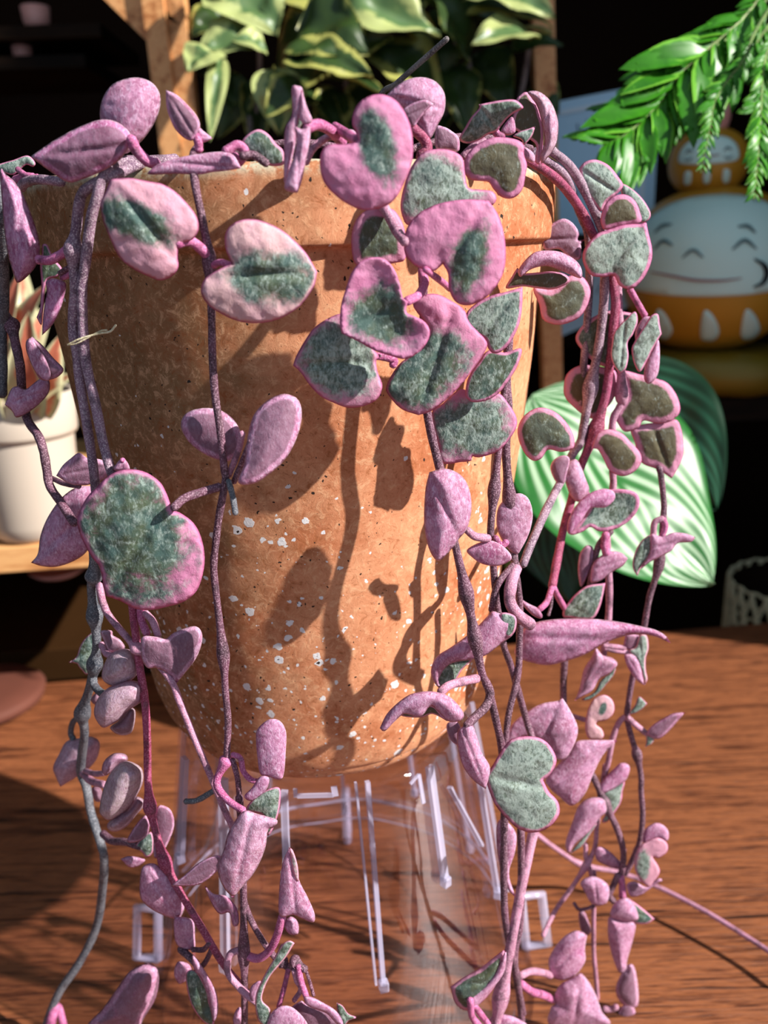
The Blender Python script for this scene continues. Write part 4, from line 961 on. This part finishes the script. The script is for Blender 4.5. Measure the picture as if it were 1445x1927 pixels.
# ---------------------------------------------------------------- fern, upper right
def fern():
    Y = 0.14
    root = empty('fern', at(1440, -60, Y), 'bright green fern with drooping fronds at the right above the smiling dolls', 'fern')
    fr = [([(1470, -60), (1410, 20), (1370, 60), (1290, 130), (1235, 200), (1180, 250), (1135, 272)], 95, 0.0),
          ([(1470, -20), (1420, 60), (1400, 110), (1370, 150), (1345, 190), (1335, 240), (1318, 325)], 26, -0.01),
          ([(1480, 30), (1450, 80), (1435, 130), (1430, 220), (1425, 300), (1418, 375)], 32, -0.02),
          ([(1470, -40), (1400, 50), (1330, 95), (1260, 125), (1190, 190), (1150, 215)], 60, 0.03),
          ([(1480, 0), (1430, 70), (1390, 120), (1340, 150), (1290, 190), (1250, 250)], 60, 0.04),
          ([(1490, 60), (1460, 120), (1440, 170), (1430, 190), (1420, 210)], 40, 0.03)]
    for fi, (pl, pw, dy) in enumerate(fr):
        n = len(pl); P3 = [at(x, y, Y + dy - 0.03 * (i / n)) for i, (x, y) in enumerate(pl)]
        C = [Vector(p) for p in catmull(P3, 6)]; s = (Y - CAM.y) / FPX
        v, f = tube_geo(C, [0.0011 * (1 - 0.6 * i / len(C)) for i in range(len(C))], 8)
        fd = link('frond_stem', mesh('fs', v, f), [plain('fern_stem_pale', sr(140, 160, 96), 0.5) if fi == 0 else ST_F], root)
        gs = []
        for i in range(4, len(C) - 1, 1):
            k = i / len(C); T = (C[i + 1] - C[i - 1]).normalized()
            for sd in (-1, 1):
                side = T.cross(TOCAM).normalized() * sd
                ln = random.uniform(.7, 1.25) * pw * s * (0.35 + 0.9 * math.sin(math.pi * min(1, (0.12 + 0.95 * (1 - k))))) * random.uniform(.75, 1.1)
                d = (side * 0.8 + T * 0.75 + Vector((0, random.uniform(-.4, .2), -0.25))).normalized()
                tipp = C[i] + d * ln; tone = random.random()
                gs.append(blade_geo(C[i], tipp, ln * 0.30, TOCAM + Vector((random.uniform(-.5, .5), 0, random.uniform(-.4, .6))), 0.08, 0.2, 0.8, 8, 4, 0.1, seed=i, tone=tone))
                for m in range(1, 4):
                    bp = C[i].lerp(tipp, 0.2 * m + 0.1)
                    for s2 in (-1, 1):
                        dd = (d * 0.8 + d.cross(TOCAM).normalized() * s2 * 0.7).normalized()
                        gs.append(blade_geo(bp, bp + dd * ln * (0.30 - 0.05 * m), ln * 0.14, TOCAM, 0.05, 0.2, 0.8, 5, 2, 0.05, seed=i + m, tone=tone))
        g2 = blades('leaflets', gs, M_FERN, fd)
ST_F = stem_mat('fern_stem', sr(90, 130, 50), sr(120, 150, 70), sr(150, 170, 100))
fern()

# ---------------------------------------------------------------- printed card leaning behind
def card():
    Y = 0.51; c = [(1044, 192), (1243, 153), (1222, 560), (1040, 640)]
    root = empty('printed_card', at(1130, 640, Y), 'pale blue printed card standing behind the right edge of the pot', 'card')
    A = [at(x, y, Y + .04 * (1 - (y - 150) / 500)) for x, y in c]; nrm = (A[1] - A[0]).cross(A[3] - A[0]).normalized()
    if nrm.y > 0: nrm = -nrm
    def slab(q, z0, z1):
        v = [p + nrm * z0 for p in q] + [p + nrm * z1 for p in q]
        return v, [(0, 1, 2, 3), (7, 6, 5, 4), (0, 4, 5, 1), (1, 5, 6, 2), (2, 6, 7, 3), (3, 7, 4, 0)]
    link('sheet', mesh('sheet', *slab(A, -0.003, 0.0)), [M_CARD], root, False)
    Q = lambda u, v_: A[0] * (1 - u) * (1 - v_) + A[1] * u * (1 - v_) + A[2] * u * v_ + A[3] * (1 - u) * v_
    v, f, _ = joinm([slab([Q(.86, .05), Q(.90, .05), Q(.88, .95), Q(.84, .95)], 0, .0012), slab([Q(.05, .04), Q(.9, .04), Q(.9, .06), Q(.05, .06)], 0, .0012)])
    link('printed_border', mesh('pb', v, f), [plain('card_white', sr(205, 222, 236), .6)], root, False)
    parts = []
    for i in range(46):
        u, w = random.uniform(.15, .8), random.uniform(.30, .42) if i % 2 else random.uniform(.1, .16)
        a, b = Q(u, w), Q(u + random.uniform(-.02, .05), w + random.uniform(.01, .05)); parts.append(beam_geo(a + nrm * .0006, b + nrm * .0006, .0012, .0008, tuple(nrm)))
    for i in range(40):
        u, w = random.uniform(.1, .8), random.uniform(.5, .95)
        a, b = Q(u, w), Q(u + random.uniform(-.06, .06), w + random.uniform(.0, .05)); parts.append(beam_geo(a + nrm * .0006, b + nrm * .0006, .0010, .0008, tuple(nrm)))
    v, f, _ = joinm(parts); link('printed_drawing', mesh('pd', v, f), [plain('card_ink', sr(70, 96, 120), .6)], root, False)
card()

# ---------------------------------------------------------------- stacked smiling round dolls
def doll(cx, cy, w, h, Y, label, big, body=None):
    s = (Y - CAM.y) / FPX * 1.02; c = at(cx, cy, Y); rx, rz = w / 2 * s * 1.04, h / 2 * s; ry = rx
    face_rot = Matrix.Rotation(-math.atan2(c.x - CAM.x, c.y - CAM.y), 3, 'Z')
    root = empty('round_doll', c - Vector((0, 0, rz)), label, 'doll', 'stacked round dolls')
    prof = []
    for i in range(33):
        a = -math.pi / 2 + math.pi * i / 32; k = 2.25
        prof.append((math.copysign(abs(math.cos(a)) ** (2 / k), 1), math.copysign(abs(math.sin(a)) ** (2 / k), math.sin(a))))
    v, f = lathe_geo(prof, 72); v = [Vector((c.x + p.x * rx, c.y + p.y * ry, c.z + p.z * rz)) for p in v]
    link('body', mesh('b', v, f), [body or M_GOLD], root)
    k = 2.25
    def surf(x, z, o_=0.0):       # x,z in -1..1 units
        q = max(0.0, 1 - (abs(z)) ** k) ** (2 / k); y2 = max(0.0, q - x * x)
        p = Vector((x * rx, -math.sqrt(y2) * ry, z * rz)); n = Vector((x / rx, -math.sqrt(y2) / ry, z / rz * 0.9)).normalized()
        return c + face_rot @ (p + n * o_)
    def patch(poly, mat, name, o_, step=.06):
        B = np.array(catmull(poly, 6, True)); gx, gz = np.meshgrid(np.arange(-1, 1, step), np.arange(-1, 1, step))
        G = np.stack([gx.ravel(), gz.ravel()], 1); G = G[inside(G, B)]; G = G[edge_dist(G, B) > step * .4] if len(G) else G
        nb = len(B); r = delaunay_2d_cdt([Vector(p) for p in B] + [Vector(p) for p in G], [(i, (i + 1) % nb) for i in range(nb)], [list(range(nb))], 1, 1e-6)
        P = [surf(p.x, p.y, o_) for p in r[0]]; n = len(P); Pb = [surf(p.x, p.y, -.002) for p in r[0]]
        F = [tuple(q) for q in r[2]] + [tuple(n + i for i in reversed(q)) for q in r[2]] + [(i, (i + 1) % nb, n + (i + 1) % nb, n + i) for i in range(nb)]
        me = mesh(name, P + Pb, F); bm = bmesh.new(); bm.from_mesh(me); bmesh.ops.recalc_face_normals(bm, faces=bm.faces); bm.to_mesh(me); bm.free()
        return link(name, me, [mat], root)
    def stroke(pts, r, mat, name):
        P = [surf(x, z, .0011) for x, z in catmull(pts, 6)]; n = len(P)
        v, f = tube_geo(P, [r * s * (0.35 + 0.65 * math.sin(math.pi * (i + .5) / n)) for i in range(n)], 8, flat=.5); return link(name, mesh(name, v, f), [mat], root)
    if big:
        patch([(-.93, .05), (-.93, .28), (-.80, .55), (-.45, .80), (0, .87), (.45, .80), (.80, .55), (.93, .28), (.93, .05), (.88, -.16), (.5, -.24), (0, -.26), (-.5, -.24), (-.88, -.16)], M_WHITE, 'face', .0008)
        stroke([(-.60, .28), (-.51, .37), (-.41, .32)], 6, M_GINK, 'eye'); stroke([(.21, .26), (.32, .35), (.44, .26)], 6, M_GINK, 'eye')
        stroke([(-.61, .47), (-.53, .54), (-.44, .55)], 6, M_GINK, 'eyebrow'); stroke([(.25, .50), (.34, .50), (.42, .43)], 6, M_GINK, 'eyebrow')
        stroke([(-.29, .18), (-.19, .26), (-.08, .18)], 5, M_GINK, 'nose')
        stroke([(-.62, .02), (-.4, -.02), (-.15, -.07), (.12, -.08), (.32, -.06)], 4.5, M_PINKM, 'mouth')
        stroke([(.44, .14), (.53, .08), (.57, -.02), (.54, -.12), (.46, -.16)], 8, M_INK, 'cheek_mark')
        for x in (-.48, .03, .46): patch([(x - .05, -.42), (x + .05, -.50), (x + .12, -.68), (x + .06, -.80), (x - .06, -.78), (x - .08, -.6)], M_WHITE, 'white_mark', .0008)
    else:
        patch([(-.70, .0), (-.66, .35), (-.40, .60), (0, .66), (.40, .60), (.66, .35), (.70, .0), (.4, -.10), (0, -.12), (-.4, -.10)], M_WHITE, 'face', .0006)
        for x in (-.48, .40): stroke([(x - .06, .22), (x + .02, .30), (x + .12, .24)], 3, M_GINK, 'eye')
        for x in (-.50, .42): stroke([(x - .06, .06), (x + .04, .02), (x + .14, .08)], 3, M_GINK, 'cheek_mark')
        stroke([(-.12, .12), (.1, .10), (.26, .12)], 2.2, M_PINKM, 'mouth')
        for x in (-.46, 0, .46): patch([(x - .07, -.30), (x + .07, -.32), (x + .08, -.58), (x, -.66), (x - .08, -.58)], M_WHITE, 'white_mark', .0006)
    return root
doll(1336, 508, 286, 282, 0.50, 'largest gold and white smiling round doll at the bottom of the stack of three', True)
doll(1332, 306, 126, 112, 0.50, 'middle gold smiling round doll with a white face standing on the largest doll', False)
doll(1330, 216, 74, 84, 0.50, 'smallest round doll on top of the stack, half hidden by the fern', False, M_ROSE)
s_ = (0.5 - CAM.y) / FPX; c = at(1345, 688, .50)
v, f = lathe_geo([(0.0001, -.021), (.06, -.021), (.076, -.012), (.079, 0), (.076, .012), (.06, .018), (0.0001, .019)], 64); v = [p + c for p in v]
v = [p + Vector((0, 0, noise.noise(p * 30) * .002)) for p in v]
cush = tag(link('gold_cushion', mesh('c', v, f), [M_GOLDD]), 'round gold cushion under the largest smiling doll', 'cushion')
zs = c.z - .021
tag(link('dark_shelf', mesh('ds', *box_geo((c.x + .16, .66, zs - .012), (0.62, 0.42, 0.022), 0.03, 0.001)), [M_DARKW], None, False), 'very dark wooden shelf board under the gold cushion and dolls', 'shelf')

# ---------------------------------------------------------------- big striped leaves at the right
def cala():
    root = empty('calathea', at(960, 760, 0.17), 'calathea with big round striped green leaves behind the vines on the right', 'potted plant')
    def big(b, t, w, dy0, dy1, mat, up, seed):
        P0, P1 = at(*b, dy0), at(*t, dy1)
        g = blade_geo(P0, P1, w * ((dy0 + dy1) / 2 - CAM.y) / FPX * 1.05, up, 0.03, 0.10, 0.78, 40, 20, 0.05, seed=seed)
        g = (g[0], g[1], [(a[0], a[1], .1, 1) for a in g[2]]); return blades('leaf', [g], mat, root)
    big((1000, 745), (1345, 1098), 440, .20, .14, M_CALA, (0.45, -.75, .5), 3)
    big((1130, 690), (1350, 960), 250, .23, .20, M_CALD, (-.3, -.8, .4), 5)
    big((985, 800), (1075, 1135), 200, .23, .19, M_CALD, (-.3, -.9, .2), 9)
    for b in ((1010, 770), (1130, 690), (985, 800)):
        P3 = [Vector(p) for p in catmull([at(960, 1130, .24), at(960, 900, .24), at(*b, .215)], 6)]
        v, f = tube_geo(P3, [.0022] * len(P3), 8); link('stem', mesh('s', v, f), [ST_F], root)
cala()

# ---------------------------------------------------------------- left: shelf, white pot with coral plant
def left_side():
    Y = 0.24
    p = at(60, 1003, Y); z = p.z
    fr = at(60, 1015, .19)
    link_ = link('shelf_board', mesh('sb', *box_geo((-0.42, Y + .12, z - .009), (0.62, 0.34, 0.018), 0.11, 0.001)), [M_PINEX], None, False)
    tag(link_, 'light wooden shelf board at the left under the small white pot', 'shelf')
    c = at(72, 1000, Y); s = (Y - CAM.y) / FPX
    root = empty('white_pot', (c.x, Y, z), 'small cream white ceramic pot on the light wooden shelf at the left', 'plant pot')
    hh = at(72, 735, Y).z - z; R = 96 * s
    prof = [(0.0001, 0), (R * .72, 0), (R * .84, .004), (R * .90, .012), (R * .97, hh * .69), (R * .975, hh * .71), (R * 1.04, hh * .715), (R * 1.06, hh * .74), (R * 1.09, hh * .98), (R * 1.06, hh), (R * 1.0, hh * .99), (R * .95, hh * .75), (R * .85, .02), (0.0001, .015)]
    v, f = lathe_geo([(r, z + a) for r, a in prof], 72, c.x, Y); link('pot_body', mesh('b', v, f), [M_CREAM], root)
    v, f = lathe_geo([(0.0001, z + hh * .86), (R * .97, z + hh * .85), (R * .95, z + hh * .7), (0.0001, z + hh * .7)], 40, c.x, Y); tag(link('pot_soil', mesh('s', v, f), [M_SOIL]), 'dark soil in the small white pot at the left', 'soil', kind='stuff')
    top = Vector((c.x, Y, z + hh * .88)); pr = empty('coral_leaved_plant', top, 'plant with coral and cream leaves growing in the small white pot', 'potted plant')
    for i, (tx, ty, w, dy) in enumerate([(22, 510, 60, -.05), (70, 530, 66, -.055), (110, 640, 56, -.05), (-10, 560, 60, -.03), (50, 600, 60, -.07), (95, 560, 50, .0), (130, 700, 50, -.04), (0, 650, 60, -.06), (40, 480, 50, .02)]):
        g = blade_geo(top + Vector((random.uniform(-.01, .01), -.01, -.01)), at(tx, ty, Y + dy), w * s * 1.2, TOCAM + Vector((random.uniform(-.6, .6), 0, 0)), .1, .25, .8, 16, 8, .08, seed=i, tone=.3 + .08 * i)
        blades('leaf', [g], M_CORAL, pr)
    # lower dark shelf, rounded terracotta saucer
    q = at(60, 1150, .42)
    tag(link('brown_shelf', mesh('bs', *box_geo((q.x - .05, .47, q.z - .02), (.62, .26, .03), .08, .001)), [plain('brown_shelf_wood', sr(52, 32, 14), .6, 0, .3, 12)], None, False), 'brown wooden shelf in shade at the left below the light shelf', 'shelf')
    q = at(95, 1092, .40)
    v, f = lathe_geo([(0.0001, 0), (.012, 0), (.020, .003), (.026, .008), (.0255, .0092), (.019, .005), (0.0001, .002)], 40); v = [p_ + Vector((q.x, .42, q.z - .004)) for p_ in v]
    tag(link('highlight_dish', mesh('d', v, f), [M_ROSE]), 'dusty pink dish made up for a blurred highlight below the light shelf', 'dish')  # made-up dish shape standing in for a blurred pink highlight
    q = at(38, 1290, .275)
    v, f = lathe_geo([(0.0001, .0), (.03, .0), (.046, .004), (.048, .010), (.044, .013), (.03, .015), (0.0001, .016)], 56); v = [p_ + Vector((q.x - .026, .262, 0.0005)) for p_ in v]
    tag(link('terracotta_saucer', mesh('ts', v, f), [M_TERR]), 'round terracotta saucer turned over at the far left table edge', 'saucer')
    for (x, y, r, lab) in ((68, 34, .012, 'upper small rose cup made up for a light spot in the dark top left corner'), (42, 97, .009, 'lower small rose cup made up for a light spot in the dark top left corner')):  # pink reflected light spots, built as two made-up cups
        q = at(x, y, .62)
        v, f = lathe_geo([(0.0001, -r), (r * .8, -r), (r * 1.05, -r * .3), (r * 1.15, r * .8), (r * 1.05, r * .8), (r * .9, -r * .2), (0.0001, -r * .7)], 40); v = [p_ + q for p_ in v]
        tag(link('light_spot_cup', mesh('sc', v, f), [M_ROSE]), lab, 'cup', 'small cups made up for light spots')
        tag(link('dark_ledge', mesh('dl', *box_geo((q.x - .10, .66, q.z - r - .0065), (.34, .14, .012), 0, .001)), [M_DARKW], None, False), 'narrow dark ledge under the ' + lab.split(' in the')[0], 'shelf', 'narrow dark ledges')
left_side()

# ---------------------------------------------------------------- crocheted basket, lower right
def basket():
    c = at(1490, 1195, .44); z0, z1, R = c.z - .05, c.z + .045, .062; cx, cy = c.x + .012, .44 + .03
    root = empty('crocheted_basket', (cx, cy, z0), 'beige crocheted basket in the shade at the right behind the table', 'basket')
    parts = []
    for i in range(8):
        z = z0 + (z1 - z0) * i / 7; P = [Vector((cx + R * math.cos(a), cy + R * math.sin(a), z + .0012 * math.sin(a * 20 + i * math.pi))) for a in np.linspace(0, 2 * math.pi, 121)]
        parts.append(tube_geo(P, [.0015] * 121, 6, False))
    for k in range(26):
        for sg in (1, -1):
            P = [Vector((cx + R * math.cos(k / 26 * 2 * math.pi + sg * t * .5), cy + R * math.sin(k / 26 * 2 * math.pi + sg * t * .5), z0 + (z1 - z0) * t)) for t in np.linspace(0, 1, 12)]
            parts.append(tube_geo(P, [.0022] * 12, 6))
    v, f, _ = joinm(parts); link('netting', mesh('n', v, f), [M_STRAW], root)
    v, f = lathe_geo([(0.0001, z0), (R - .003, z0), (R - .003, z1 - .004), (R - .005, z1 - .004), (R - .005, z0 + .003), (0.0001, z0 + .003)], 60, cx, cy); link('lining', mesh('l', v, f), [M_DARKW], root)
    tag(link('low_shelf', mesh('ls', *box_geo((cx, cy + .01, z0 - .011), (.22, .16, .02), 0, .001)), [M_DARKW], None, False), 'dark low shelf under the crocheted basket', 'shelf')
basket()
